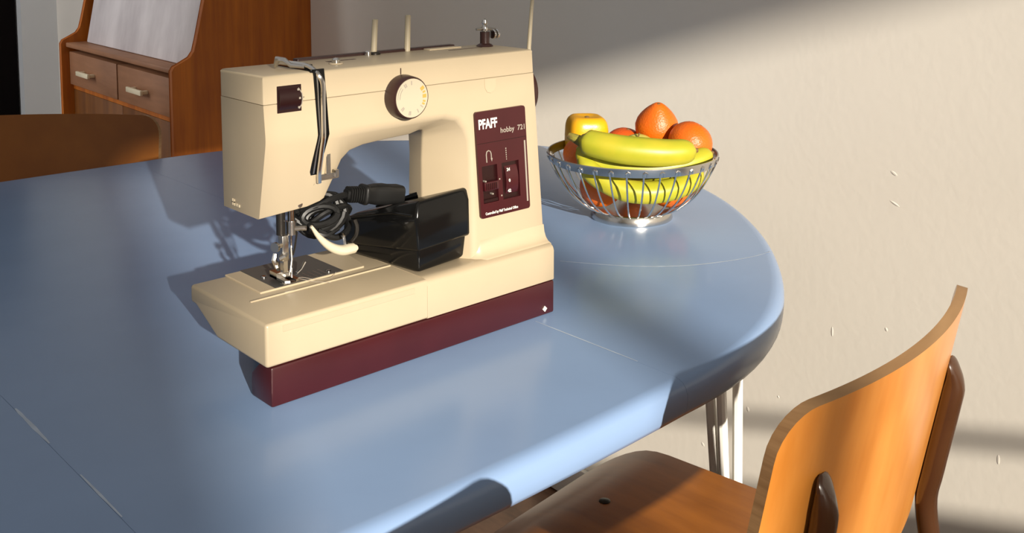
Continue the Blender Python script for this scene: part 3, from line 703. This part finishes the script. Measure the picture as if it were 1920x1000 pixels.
# loose thread ends
for pts in ([(0.070, 0.078, Z(0.0722)), (0.076, 0.070, Z(0.0735)), (0.086, 0.062, Z(0.0712)), (0.100, 0.061, Z(0.0704)), (0.108, 0.066, Z(0.0722))], [(0.066, 0.074, Z(0.0745)), (0.074, 0.064, Z(0.0735)), (0.080, 0.058, Z(0.0718)), (0.092, 0.050, Z(0.0702))]):
    obj('loose_thread', tube(spline(pts, 6), 0.00022, 5), M['grey_print'], npl)

# ------------------------------------------------------------------ black foot pedal lying on the bed
PO = Vector((0.1622, 0.0148, Z(h1 + 0.0016))); pyaw = math.atan2(0.0078, 0.0625)
pa = Vector((math.cos(pyaw), math.sin(pyaw), 0)); pb = Vector((-math.sin(pyaw), math.cos(pyaw), 0))
def PP(a, b, z): return tuple(PO + pa * a + pb * b + Vector((0, 0, z)))
PD = thing('foot_pedal', 'glossy black foot pedal with coiled black cable lying on the sewing machine bed', 'pedal', tuple(PO))
def loft(secs, bevw=0.0, seg=2):
    """secs: list of closed rings (same count), capped"""
    bm = bmesh.new(); R = [[bm.verts.new(p) for p in s] for s in secs]; n = len(R[0])
    for a, b in zip(R, R[1:]):
        for i in range(n): bm.faces.new((a[i], a[(i + 1) % n], b[(i + 1) % n], b[i]))
    bm.faces.new(R[0][::-1]); bm.faces.new(R[-1])
    bmesh.ops.recalc_face_normals(bm, faces=bm.faces[:])
    if bevw: bev(bm, bevw, seg, 35)
    return bm
def plan(w0, w1, l, z0, z1, a0=0.0, b0=0.0):
    # near corners at b=b0, far at b=l ; far edge at height z1
    return [PP(a0, b0, z0), PP(a0 + w0, b0, z0), PP(a0 + w1, b0 + 0.034, z0 + (z1 - z0) * 0.32), PP(a0 + w1 * 0.93, l, z1), PP(a0 + 0.001, l, z1)]
obj('pedal_base', loft([plan(0.0600, 0.0400, 0.104, 0.0, 0.0, 0.001, 0.001), plan(0.0640, 0.0395, 0.104, 0.024, 0.0125)], 0.0035, 3), M['black'], PD, label='black lower tray of the pedal')
lidz = [(-0.003, 0.0215), (0.0, 0.0)]
lo_ = [PP(-0.0030, -0.0032, 0.0212), PP(0.0775, -0.0032, 0.0214), PP(0.0470, 0.0330, 0.0185), PP(0.0380, 0.1020, 0.0110), PP(-0.0030, 0.1020, 0.0085)]
md_ = [PP(-0.0052, -0.0032, 0.0520), PP(0.0705, -0.0032, 0.0575), PP(0.0440, 0.0330, 0.0560), PP(0.0360, 0.1000, 0.0340), PP(-0.0035, 0.0980, 0.0340)]
hi_ = [PP(-0.0010, -0.0005, 0.0668), PP(0.0650, -0.0010, 0.0680), PP(0.0520, 0.0360, 0.0610), PP(0.0340, 0.0900, 0.0400), PP(0.0040, 0.0880, 0.0400)]
plid = obj('pedal_lid', loft([lo_, md_, hi_], 0.0030, 3), M['black'], PD, label='glossy black wedge shaped pedal lid')
obj('lid_ridge', tube([PP(-0.0045, 0.003, 0.0535), PP(-0.0042, 0.03, 0.0515), PP(-0.0042, 0.06, 0.0450), PP(-0.0040, 0.090, 0.0365)], 0.0011, 8), M['black'], plid)
# cable: coil of loops beyond the pedal, with moulded plug
def cpx(x, y, z): return Vector((x, y, Z(z)))
coil = []
cc = cpx(0.108, 0.088, 0.1205)
rx = Vector((0.80, -0.55, 0.10)).normalized(); rz = Vector((0.20, 0.18, 0.96)).normalized(); rn = rx.cross(rz).normalized()
turns = 7
for i in range(turns * 22 + 1):
    a = 2 * math.pi * i / 22; k = i / 22.0
    wob = 0.0022 * math.sin(1.7 * k + 0.6)
    coil.append(cc + rx * ((0.0195 + wob) * math.cos(a) + 0.002 * math.sin(3 * k)) + rz * ((0.0165 + 0.002 * math.cos(2.1 * k)) * math.sin(a)) + rn * ((k - turns / 2) * 0.0044))
obj('cable', tube(coil, 0.0032, 8), M['rubber'], PD, label='coiled black cable')
coil2 = []
for i in range(6 * 18 + 1):
    a = 2 * math.pi * i / 18; k = i / 18.0
    coil2.append(cc + Vector((-0.002, -0.004, -0.002)) + rx * ((0.0125 + 0.0015 * math.sin(1.3 * k)) * math.cos(a)) + rz * ((0.0100 + 0.0012 * math.cos(1.9 * k)) * math.sin(a)) + rn * ((k - 3) * 0.0052))
obj('cable', tube(coil2, 0.0032, 8), M['rubber'], PD)
coil3 = []
for i in range(4 * 18 + 1):
    a = 2 * math.pi * i / 18; k = i / 18.0
    coil3.append(cpx(0.0965, 0.078, 0.1235) + rx * (0.0155 * math.cos(a) + 0.001 * k) + Vector((0.25, 0.2, 0.94)) * (0.0085 * math.sin(a)) + rn * ((k - 2) * 0.0056))
obj('cable', tube(coil3, 0.0033, 8), M['rubber'], PD)
obj('cable', tube(spline([cpx(0.092, 0.070, 0.113), cpx(0.108, 0.066, 0.104), cpx(0.124, 0.070, 0.108), cpx(0.130, 0.082, 0.118), cpx(0.122, 0.088, 0.130)], 6), 0.0030, 8), M['rubber'], PD)
obj('cable', tube(spline([cpx(0.082, 0.085, 0.127), cpx(0.094, 0.074, 0.133), cpx(0.110, 0.072, 0.138), cpx(0.128, 0.075, 0.1385)], 6), 0.0031, 8), M['rubber'], PD)
obj('cable', tube(spline([cpx(0.088, 0.076, 0.118), cpx(0.100, 0.070, 0.127), cpx(0.118, 0.070, 0.130), cpx(0.131, 0.078, 0.124), cpx(0.134, 0.090, 0.114)], 6), 0.0030, 8), M['rubber'], PD)
obj('cable', tube(spline([cpx(0.080, 0.080, 0.132), cpx(0.074, 0.086, 0.128), cpx(0.080, 0.080, 0.120), cpx(0.096, 0.068, 0.108), cpx(0.112, 0.068, 0.112)], 6), 0.0030, 8), M['rubber'], PD)
# plug axis along +x, slight fall
pq0 = Vector((0.1275, 0.075, Z(0.1384))); pq1 = Vector((0.1855, 0.075, Z(0.1290))); ax = (pq1 - pq0).normalized()
def ring(d, hy, hz, n=4):
    up = Vector((0, 0, 1)); up = (up - ax * up.dot(ax)).normalized(); sd = Vector((0, 1, 0))
    c = pq0 + ax * d
    return [tuple(c + sd * p + up * q) for p, q in rrect(-hy, hy, -hz, hz, min(hy, hz) * 0.55, 3)]
plug = obj('plug', loft([ring(0.0150, 0.0062, 0.0072), ring(0.0165, 0.0085, 0.0094), ring(0.0185, 0.0085, 0.0094), ring(0.0215, 0.0078, 0.0080), ring(0.0300, 0.0085, 0.0094), ring(0.0400, 0.0098, 0.0098), ring(0.0470, 0.0102, 0.0088), ring(0.0590, 0.0102, 0.0088)], 0.0006, 1), M['rubber'], PD, label='black moulded appliance plug')
for k in range(6):
    d = 0.0005 + k * 0.0025
    obj('strain_relief_ring', loft([ring(d, 0.0052, 0.0058), ring(d + 0.0004, 0.0066, 0.0072), ring(d + 0.0013, 0.0066, 0.0072), ring(d + 0.0017, 0.0052, 0.0058)]), M['rubber'], plug)
obj('strain_relief', loft([ring(-0.002, 0.0042, 0.0046), ring(0.0152, 0.0048, 0.0052)]), M['rubber'], plug)
# white plastic hook of the cable
hk = spline([(0.0735, 0.050, Z(0.1245)), (0.0795, 0.049, Z(0.1150)), (0.0865, 0.048, Z(0.1070)), (0.0945, 0.048, Z(0.1010)), (0.1030, 0.048, Z(0.0975)), (0.1120, 0.049, Z(0.0968)), (0.1190, 0.050, Z(0.0962))], 6)
nh = len(hk)
hr = [0.0012 + 0.0046 * math.sin(math.pi * min(1, (i / (nh - 1)) * 0.62 + 0.02)) if i < nh - 3 else 0.0034 for i in range(nh)]
obj('cable_hook', tube(hk, hr, 12, flat=[0.8] * nh), M['ivory'], PD, label='white curved plastic hook')
obj('hook_pin', tube([(0.1080, 0.050, Z(0.1010)), (0.1085, 0.052, Z(0.1060)), (0.1095, 0.056, Z(0.1085))], [0.0018, 0.0016, 0.0020], 8), M['chrome'], PD)
obj('hook_ring', tube(spline([(0.1150, 0.052, Z(0.1010)), (0.1220, 0.054, Z(0.1060)), (0.1245, 0.056, Z(0.1130)), (0.1235, 0.058, Z(0.1190))], 5), 0.0020, 8), M['dark_metal'], PD)

# ------------------------------------------------------------------ fruit bowl
BC = Vector((0.6461, 0.1808, T)); BR = Vector((0.7359, -0.6771, 0)).normalized(); BN = Vector((0.6771, 0.7359, 0)).normalized()
def BP(u, v, z): return BC + BR * u + BN * v + Vector((0, 0, z))
BW = thing('fruit_bowl', 'round chrome wire fruit bowl with foot ring near the end of the blue table', 'bowl', tuple(BC))
obj('rim', lathe([(0.1085, 0.0780), (0.1100, 0.0778), (0.1118, 0.0830), (0.1130, 0.0880), (0.1124, 0.0892), (0.1110, 0.0888), (0.1098, 0.0830)], 72, tuple(BC), close=True), M['steel'], BW, ang=40)
obj('foot_ring', lathe([(0.0500, 0.0), (0.0540, 0.0), (0.0545, 0.0020), (0.0525, 0.0110), (0.0510, 0.0125), (0.0492, 0.0115)], 56, tuple(BC), close=True), M['steel'], BW, ang=40)
bp_ = [(0.1098, 0.0800), (0.1075, 0.0730), (0.0985, 0.0550), (0.0870, 0.0375), (0.0745, 0.0250), (0.0620, 0.0165), (0.0500, 0.0120)]
NW = 33
w0 = None
for k in range(NW):
    if w0 is None:
        # one strand from the foot ring up to the rim with a small hooked eye at the top
        pr = spline([(r, 0, z) for r, z in bp_[::-1]], 4)
        pts = [(p.x, -0.0018 * i / len(pr), p.z) for i, p in enumerate(pr)][:-1]
        pts += [(0.1108, -0.0022, 0.0800), (0.1124, -0.0020, 0.0832), (0.1128, 0.0000, 0.0848), (0.1124, 0.0022, 0.0838), (0.1112, 0.0028, 0.0812), (0.1100, 0.0022, 0.0790)]
        w0 = obj('wire', tube(pts, 0.0012, 7), M['chrome'], BW, local=True); o = w0
    else:
        o = w0.copy(); COL.objects.link(o); o.parent = BW
    o.rotation_euler = (0, 0, 2 * math.pi * k / NW)
obj('bowl_floor', lathe([(0.0, 0.0105), (0.0492, 0.0105), (0.0492, 0.0118), (0.0, 0.0118)], 40, tuple(BC)), M['steel'], BW)

def fruit_bm(r, sx=1, sz=1, taper=0.0, dim=0.06, tilt=None, n=28):
    bm = bmesh.new(); bmesh.ops.create_uvsphere(bm, u_segments=n, v_segments=n // 2 + 2, radius=1.0)
    for v in bm.verts:
        x, y, z = v.co; rr = math.hypot(x, y)
        s = 1 - taper * max(0, z) ** 1.5 * 0.6
        zz = z * (1 + 0.15 * taper) - (dim * math.exp(-(rr / 0.16) ** 2) if z > 0 else -dim * 0.7 * math.exp(-(rr / 0.14) ** 2))
        v.co = (x * r * sx * s, y * r * sx * s, zz * r * sz)
    return bm
def orange(name, u, v, z, r, label, m='orange', rx=0.0, ry=0.0, taper=0.0, sz=0.94, cat='orange', group='oranges in the wire bowl'):
    t = thing(name, label, cat, tuple(BP(u, v, z)), 0, group)
    t.rotation_euler = (rx, ry, 0.4)
    obj('peel', fruit_bm(r, 1, sz, taper), M[m], t, local=True, ang=80)
    obj('stem_end', lathe([(0.0, 0.0), (0.0022, 0.0), (0.0026, 0.0007), (0.0016, 0.0014), (0.0, 0.0012)], 8, (0, 0, r * sz * (1 + 0.15 * taper) - 0.06 * r * sz - 0.0002)), M['stem'], t, local=True)
    return t
orange('orange', 0.0785, 0.010, 0.0980, 0.0300, 'smooth bright orange at the right rim of the wire bowl', rx=0.5, ry=0.3)
orange('orange', 0.0390, 0.048, 0.1145, 0.0298, 'tall pointed orange, highest fruit of the wire bowl', rx=0.15, ry=-0.30, taper=0.75, sz=1.05)
orange('orange', -0.0040, 0.060, 0.0815, 0.0290, 'reddish orange half hidden at the back of the bowl behind the apple', 'orange_red', rx=0.2)
orange('orange', -0.0400, 0.000, 0.0425, 0.0300, 'orange low in the bowl seen through the left wires', 'orange', rx=-0.6)
orange('orange', 0.0500, -0.004, 0.0425, 0.0300, 'orange low in the bowl seen through the right wires', 'orange', rx=-0.4, ry=0.6)
orange('orange', -0.0700, 0.012, 0.0810, 0.0220, 'orange in the shade behind the banana stalk at the left', 'orange', rx=0.8, ry=0.2)
orange('orange', 0.0060, 0.044, 0.0380, 0.0250, 'orange at the bottom of the bowl under the reddish one', 'orange', rx=0.8, ry=0.2)
# pale apple
ap = thing('apple', 'pale yellow green apple showing above the top banana', 'apple', tuple(BP(0.0080, 0.003, 0.0850)))
ap.rotation_euler = (0.25, -0.35, 0)
obj('apple_skin', fruit_bm(0.0270, 1.0, 0.95, 0.0, 0.16), M['apple'], ap, local=True, ang=80)
obj('stem', tube([(0, 0, 0.020), (0.001, 0, 0.0255), (0.004, 0, 0.0305)], [0.0011, 0.0010, 0.0014], 7), M['stem'], ap, local=True)
# squarish yellow fruit
yl = thing('yellow_fruit', 'squarish golden yellow fruit standing at the back left of the bowl', 'fruit', tuple(BP(-0.0570, 0.058, 0.0985)))
bm = bmesh.new(); bmesh.ops.create_uvsphere(bm, u_segments=32, v_segments=20, radius=1.0)
for v in bm.verts:
    x, y, z = v.co
    a = math.atan2(y, x); rr = math.hypot(x, y)
    def sq(t, p): return math.copysign(abs(t) ** p, t)
    k = (abs(math.cos(a)) ** 4 + abs(math.sin(a)) ** 4) ** (-0.25)
    rr2 = rr ** 0.45
    v.co = (rr2 * k * math.cos(a) * 0.0275, rr2 * k * math.sin(a) * 0.0270, sq(z, 0.6) * 0.0290 - 0.004 * math.exp(-(rr / 0.2) ** 2) * (1 if z > 0 else -1))
yl.rotation_euler = (0.04, 0.03, math.radians(-42.6 + 12))
obj('peel', bm, M['yellow'], yl, local=True, ang=80)
obj('stem_end', lathe([(0.0, 0.0), (0.003, 0.0), (0.0034, 0.0012), (0.002, 0.0025), (0.0, 0.0025)], 8, (0, 0, 0.0245)), M['stem'], yl, local=True)
# bananas
BB = thing('banana_bunch', 'bunch of three greenish yellow bananas lying across the front of the wire bowl', 'bananas', tuple(BP(-0.02, -0.05, 0.07)))
def banana(ctrl, r):
    P = spline([tuple(BP(*c)) for c in ctrl], 7); n = len(P); rad = []
    for i in range(n):
        t = i / (n - 1)
        if t < 0.13: k = 0.40 + 0.50 * (t / 0.13) ** 1.3
        elif t < 0.86: k = 0.90 + 0.10 * math.sin(math.pi * (t - 0.13) / 0.73)
        else:
            q = (t - 0.86) / 0.14; k = 0.90 * math.sqrt(max(0.02, 1 - q ** 2.2))
        rad.append(r * k)
    bm = bmesh.new(); rings = []; up = Vector((0, 0, 1)); N = 15
    for i in range(n):
        t = (P[min(i + 1, n - 1)] - P[max(i - 1, 0)]).normalized()
        u = (up - t * up.dot(t)).normalized(); b = t.cross(u)
        rings.append([bm.verts.new(P[i] + (u * math.cos(2 * math.pi * j / N) + b * math.sin(2 * math.pi * j / N)) * rad[i] * (1 + 0.045 * math.cos(5 * 2 * math.pi * j / N))) for j in range(N)])
    for a, b in zip(rings, rings[1:]):
        for j in range(N): bm.faces.new((a[j], a[(j + 1) % N], b[(j + 1) % N], b[j]))
    bm.faces.new(rings[0][::-1]); bm.faces.new(rings[-1])
    ban = obj('banana', bm, M['banana'], BB, ang=70)
    obj('banana_tip', tube([P[-1] - (P[-1] - P[-2]).normalized() * 0.001, P[-1] + (P[-1] - P[-2]).normalized() * 0.0025], [r * 0.22, r * 0.14], 8), M['stem'], ban)
    return ban
banana([(-0.0700, -0.046, 0.1130), (-0.0560, -0.058, 0.1100), (-0.0250, -0.068, 0.1050), (0.0100, -0.071, 0.1020), (0.0400, -0.068, 0.1005), (0.0740, -0.058, 0.1015)], 0.0182)
banana([(-0.0720, -0.040, 0.1040), (-0.0600, -0.040, 0.0900), (-0.0200, -0.042, 0.0780), (0.0250, -0.042, 0.0745), (0.0700, -0.034, 0.0800), (0.1020, -0.018, 0.0900)], 0.0160)
banana([(-0.0720, -0.040, 0.0960), (-0.0570, -0.054, 0.0720), (-0.0200, -0.066, 0.0530), (0.0200, -0.066, 0.0490), (0.0600, -0.052, 0.0550), (0.0870, -0.030, 0.0690)], 0.0145)
obj('stalk', tube(spline([tuple(BP(-0.0660, -0.046, 0.1080)), tuple(BP(-0.0740, -0.0440, 0.1120)), tuple(BP(-0.0820, -0.040, 0.1150)), tuple(BP(-0.0870, -0.038, 0.1170))], 5), [0.0085 - 0.0003 * i for i in range(16)], 10), M['green_stem'], BB, label='greenish brown stalk')

# ------------------------------------------------------------------ chairs
def make_chair(name, label, mats, loc, rot, group=None, zt=0.785):
    ply, seatm, edge = mats
    t = thing(name, label, 'chair', loc, rot, group)
    def sheet(nm, f, nu, nw, th, m, nrm):
        """closed plywood sheet. f(i/nu, j/nw) -> point on the visible face"""
        bm = bmesh.new(); A = []; B = []
        for j in range(nw + 1):
            ra = []; rb = []
            for i in range(nu + 1):
                p = Vector(f(i / nu, j / nw)); n = Vector(nrm(i / nu, j / nw)).normalized()
                ra.append(bm.verts.new(p)); rb.append(bm.verts.new(p + n * th))
            A.append(ra); B.append(rb)
        for G in (A, B):
            for j in range(nw):
                for i in range(nu):
                    bm.faces.new((G[j][i], G[j][i + 1], G[j + 1][i + 1], G[j + 1][i]))
        per = [(0, i) for i in range(nu + 1)] + [(j, nu) for j in range(1, nw + 1)] + [(nw, i) for i in range(nu - 1, -1, -1)] + [(j, 0) for j in range(nw - 1, 0, -1)]
        for k in range(len(per)):
            a = per[k]; b = per[(k + 1) % len(per)]
            fc = bm.faces.new((A[a[0]][a[1]], A[b[0]][b[1]], B[b[0]][b[1]], B[a[0]][a[1]])); fc.material_index = 1
        return obj(nm, bm, [m, edge], t, local=True, ang=40)
    def corner(d, r):      # inset of a row at distance d from the end
        return 0 if d >= r else r - math.sqrt(max(0, r * r - (r - d) ** 2))
    def spread(x, n=0.65):  # denser rows at both ends
        return 0.5 - 0.5 * math.cos(math.pi * x)
    hb, sag = 0.194, 0.0225
    zb = zt - 0.215
    def bf(a, b):
        b = spread(b); w = b * (zt - zb)
        ins = max(corner(w, 0.060), corner(zt - zb - w, 0.034))
        u = (2 * a - 1) * (hb - ins)
        return (u, -0.192 - 0.041 * b + sag * (u / 0.165) ** 2, zb + w)
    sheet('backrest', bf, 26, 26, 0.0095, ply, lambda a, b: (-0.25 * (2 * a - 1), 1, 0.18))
    def sf(a, b):
        v = -0.185 + 0.410 * spread(b); ins = max(corner(v + 0.185, 0.06), corner(0.225 - v, 0.06))
        u = (2 * a - 1) * (0.208 - ins)
        z = 0.484 - 0.010 * math.exp(-((v + 0.03) / 0.12) ** 2) * (1 - (u / 0.21) ** 2)
        if v > 0.14: z -= 0.034 * ((v - 0.14) / 0.09) ** 2
        return (u, v, z)
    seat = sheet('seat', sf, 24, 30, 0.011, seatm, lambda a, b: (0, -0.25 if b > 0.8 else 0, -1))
    for u, v in ((0.075, 0.140), (-0.075, 0.140), (0.075, -0.10), (-0.075, -0.10)):
        z = sf((u / 0.205 + 1) / 2, math.acos(1 - 2 * (v + 0.185) / 0.410) / math.pi)[2]
        obj('rivet', lathe([(0, -0.002), (0.0065, -0.002), (0.0065, 0.0004), (0.0045, 0.0014), (0, 0.0016)], 14, (u, v, z)), M['dark_metal'], seat, local=True)
    for s in (-1, 1):
        u0 = s * 0.138
        def back_v(z):
            b = (z - zb) / (zt - zb); return -0.192 - 0.041 * b + sag * (u0 / 0.165) ** 2
        pts = [(s * 0.1385, back_v(zt - 0.062) - 0.0005, zt - 0.060), (s * 0.1390, back_v(zt - 0.070) - 0.004, zt - 0.069), (s * 0.1400, back_v(zt - 0.085) - 0.0085, zt - 0.085), (u0, back_v(zt - 0.11) - 0.0098, zt - 0.11), (u0, back_v(zt - 0.17) - 0.0100, zt - 0.17), (s * 0.145, back_v(zb) - 0.0108, zb), (s * 0.149, -0.198, 0.50), (s * 0.160, -0.212, 0.40), (s * 0.190, -0.262, 0.010)]
        P = spline(pts, 5); n = len(P)
        rad = [0.0102] * n; fl_ = [1.0] * n
        for i in range(n):
            d = (P[i] - P[0]).length
            if d < 0.030: fl_[i] = 0.22 + 0.78 * (d / 0.030) ** 0.8; rad[i] = 0.0102
            if d < 0.010: rad[i] = 0.0102 * (0.45 + 0.55 * math.sqrt(1 - (1 - d / 0.010) ** 2))
        obj('rear_leg', tube(P, rad, 14, flat=fl_, up=(0, 1, 0)), M['brown_tube'], t, local=True)
        fp = [(s * 0.162, -0.208, 0.447), (s * 0.196, -0.16, 0.452), (s * 0.198, 0.0, 0.455), (s * 0.190, 0.13, 0.450), (s * 0.188, 0.165, 0.430), (s * 0.190, 0.185, 0.37), (s * 0.200, 0.205, 0.010)]
        obj('front_leg', tube(spline(fp, 5), 0.0098, 12), M['brown_tube'], t, local=True)
    obj('cross_rail', tube([(-0.155, -0.203, 0.452), (0.155, -0.203, 0.452)], 0.0085, 10), M['brown_tube'], t, local=True)
    obj('cross_rail', tube([(-0.190, 0.10, 0.452), (0.190, 0.10, 0.452)], 0.0085, 10), M['brown_tube'], t, local=True)
    for s1 in (-1, 1):
        for y_, s in ((-0.2635, s1), (0.206, s1)):
            obj('foot_cap', tube([(s * (0.190 if y_ < 0 else 0.2005), y_, 0.0), (s * (0.190 if y_ < 0 else 0.2005), y_, 0.022)], 0.0125, 12), M['rubber'], t, local=True)
    return t
cy4 = math.radians(6.5)
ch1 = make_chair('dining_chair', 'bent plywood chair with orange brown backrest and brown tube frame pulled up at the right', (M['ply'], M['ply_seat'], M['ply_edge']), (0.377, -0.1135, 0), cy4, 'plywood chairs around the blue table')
ch2 = make_chair('dining_chair', 'dark brown plywood chair backrest behind the far side of the table at the left', (M['ply_dark'], M['ply_dark'], M['ply_edge']), (0.1300, 1.065, 0), math.radians(141), 'plywood chairs around the blue table', zt=0.785)
ch3 = dup_tree(ch1)
ch3.location = (-0.170, -0.157, 0); ch3.rotation_euler = (0, 0, math.radians(2.0))
ch3['label'] = 'plywood chair at the near table edge beside the photographer, seen only by its shadow'

# ------------------------------------------------------------------ teak secretaire against the wall
CB0 = Vector((1.0812, 1.6781, 0))
CBR = thing('secretaire', 'teak veneer secretaire cabinet with two drawers and a whitewashed board against the wall', 'cabinet', tuple(CB0 + WN * 0.19))
def cabf(s, d, z): return tuple(CB0 + WT * s + WN * d + Vector((0, 0, z)))
def cbox(s0, s1, d0, d1, z0, z1, b=0.0): return box(s0, s1, d0, d1, z0, z1, b, f=cabf)
side = [(0.002, 0.10), (0.372, 0.10), (0.379, 0.16), (0.3805, T - 0.20), (0.3800, T + 0.040), (0.3740, T + 0.0500), (0.3520, T + 0.0610), (0.3330, T + 0.0710), (0.3220, T + 0.0860), (0.3150, T + 0.1120), (0.2920, T + 0.2127), (0.2300, T + 0.48), (0.2100, T + 0.62), (0.2100, T + 0.90), (0.002, T + 0.90)]
for s0, s1 in ((0.0, 0.020), (0.853, 0.873)):
    bm = bmesh.new()
    v0 = [bm.verts.new(cabf(s0, d, z)) for d, z in side]; v1 = [bm.verts.new(cabf(s1, d, z)) for d, z in side]
    bm.faces.new(v0); bm.faces.new(v1[::-1])
    for i in range(len(side)): bm.faces.new((v0[i], v0[(i + 1) % len(side)], v1[(i + 1) % len(side)], v1[i]))
    bev(bm, 0.0025, 2, 60)
    obj('side_panel', bm, M['teak'], CBR)
obj('shelf', cbox(0.020, 0.853, 0.01, 0.3690, T + 0.0300, T + 0.0440, 0.003), M['teak_front'], CBR)
obj('back_panel', cbox(0.020, 0.853, 0.002, 0.010, 0.12, T + 0.90), M['teak'], CBR)
obj('bottom_panel', cbox(0.020, 0.853, 0.010, 0.355, 0.12, 0.14), M['teak'], CBR)
obj('top_panel', cbox(0.020, 0.853, 0.010, 0.205, T + 0.885, T + 0.90), M['teak'], CBR)
obj('drawer_rail', cbox(0.020, 0.853, 0.01, 0.350, T - 0.1000, T - 0.0860), M['teak'], CBR)
obj('lower_door', cbox(0.022, 0.436, 0.332, 0.350, 0.141, T - 0.101, 0.002), M['teak_shade'], CBR)
obj('lower_door', cbox(0.438, 0.851, 0.332, 0.350, 0.141, T - 0.101, 0.002), M['teak_shade'], CBR)
for s0, s1, hs in ((0.0215, 0.4380, 0.262), (0.4480, 0.8515, 0.672)):
    d_ = obj('drawer', cbox(s0, s1, 0.05, 0.3600, T - 0.0850, T + 0.0160, 0.002), M['teak_front'], CBR)
    hd = bmesh.new(); add_box(hd, hs - 0.052, hs + 0.052, 0.3760, 0.3840, T - 0.0440, T - 0.0300, f=cabf); add_box(hd, hs - 0.046, hs - 0.036, 0.3595, 0.378, T - 0.042, T - 0.032, f=cabf); add_box(hd, hs + 0.036, hs + 0.046, 0.3595, 0.378, T - 0.042, T - 0.032, f=cabf); bev(hd, 0.002, 2)
    obj('handle', hd, M['brass_glint'], d_, label='bar handle coloured pale for its metal glint')
obj('writing_flap', box(0.024, 0.808, 0.0, 0.016, 0, 0.46, 0.006, f=lambda s, d, z: cabf(s, 0.306 + d - z * 0.20, T + 0.0445 + z)), M['limed'], CBR, label='whitewashed drop board')
obj('flap_support', cbox(0.024, 0.850, 0.12, 0.135, T + 0.0440, T + 0.46), M['teak'], CBR)
for s0, d0 in ((0.01, 0.01), (0.01, 0.33), (0.823, 0.01), (0.823, 0.33)):
    obj('foot', cbox(s0, s0 + 0.04, d0, d0 + 0.04, 0.0, 0.12, 0.003), M['teak'], CBR)
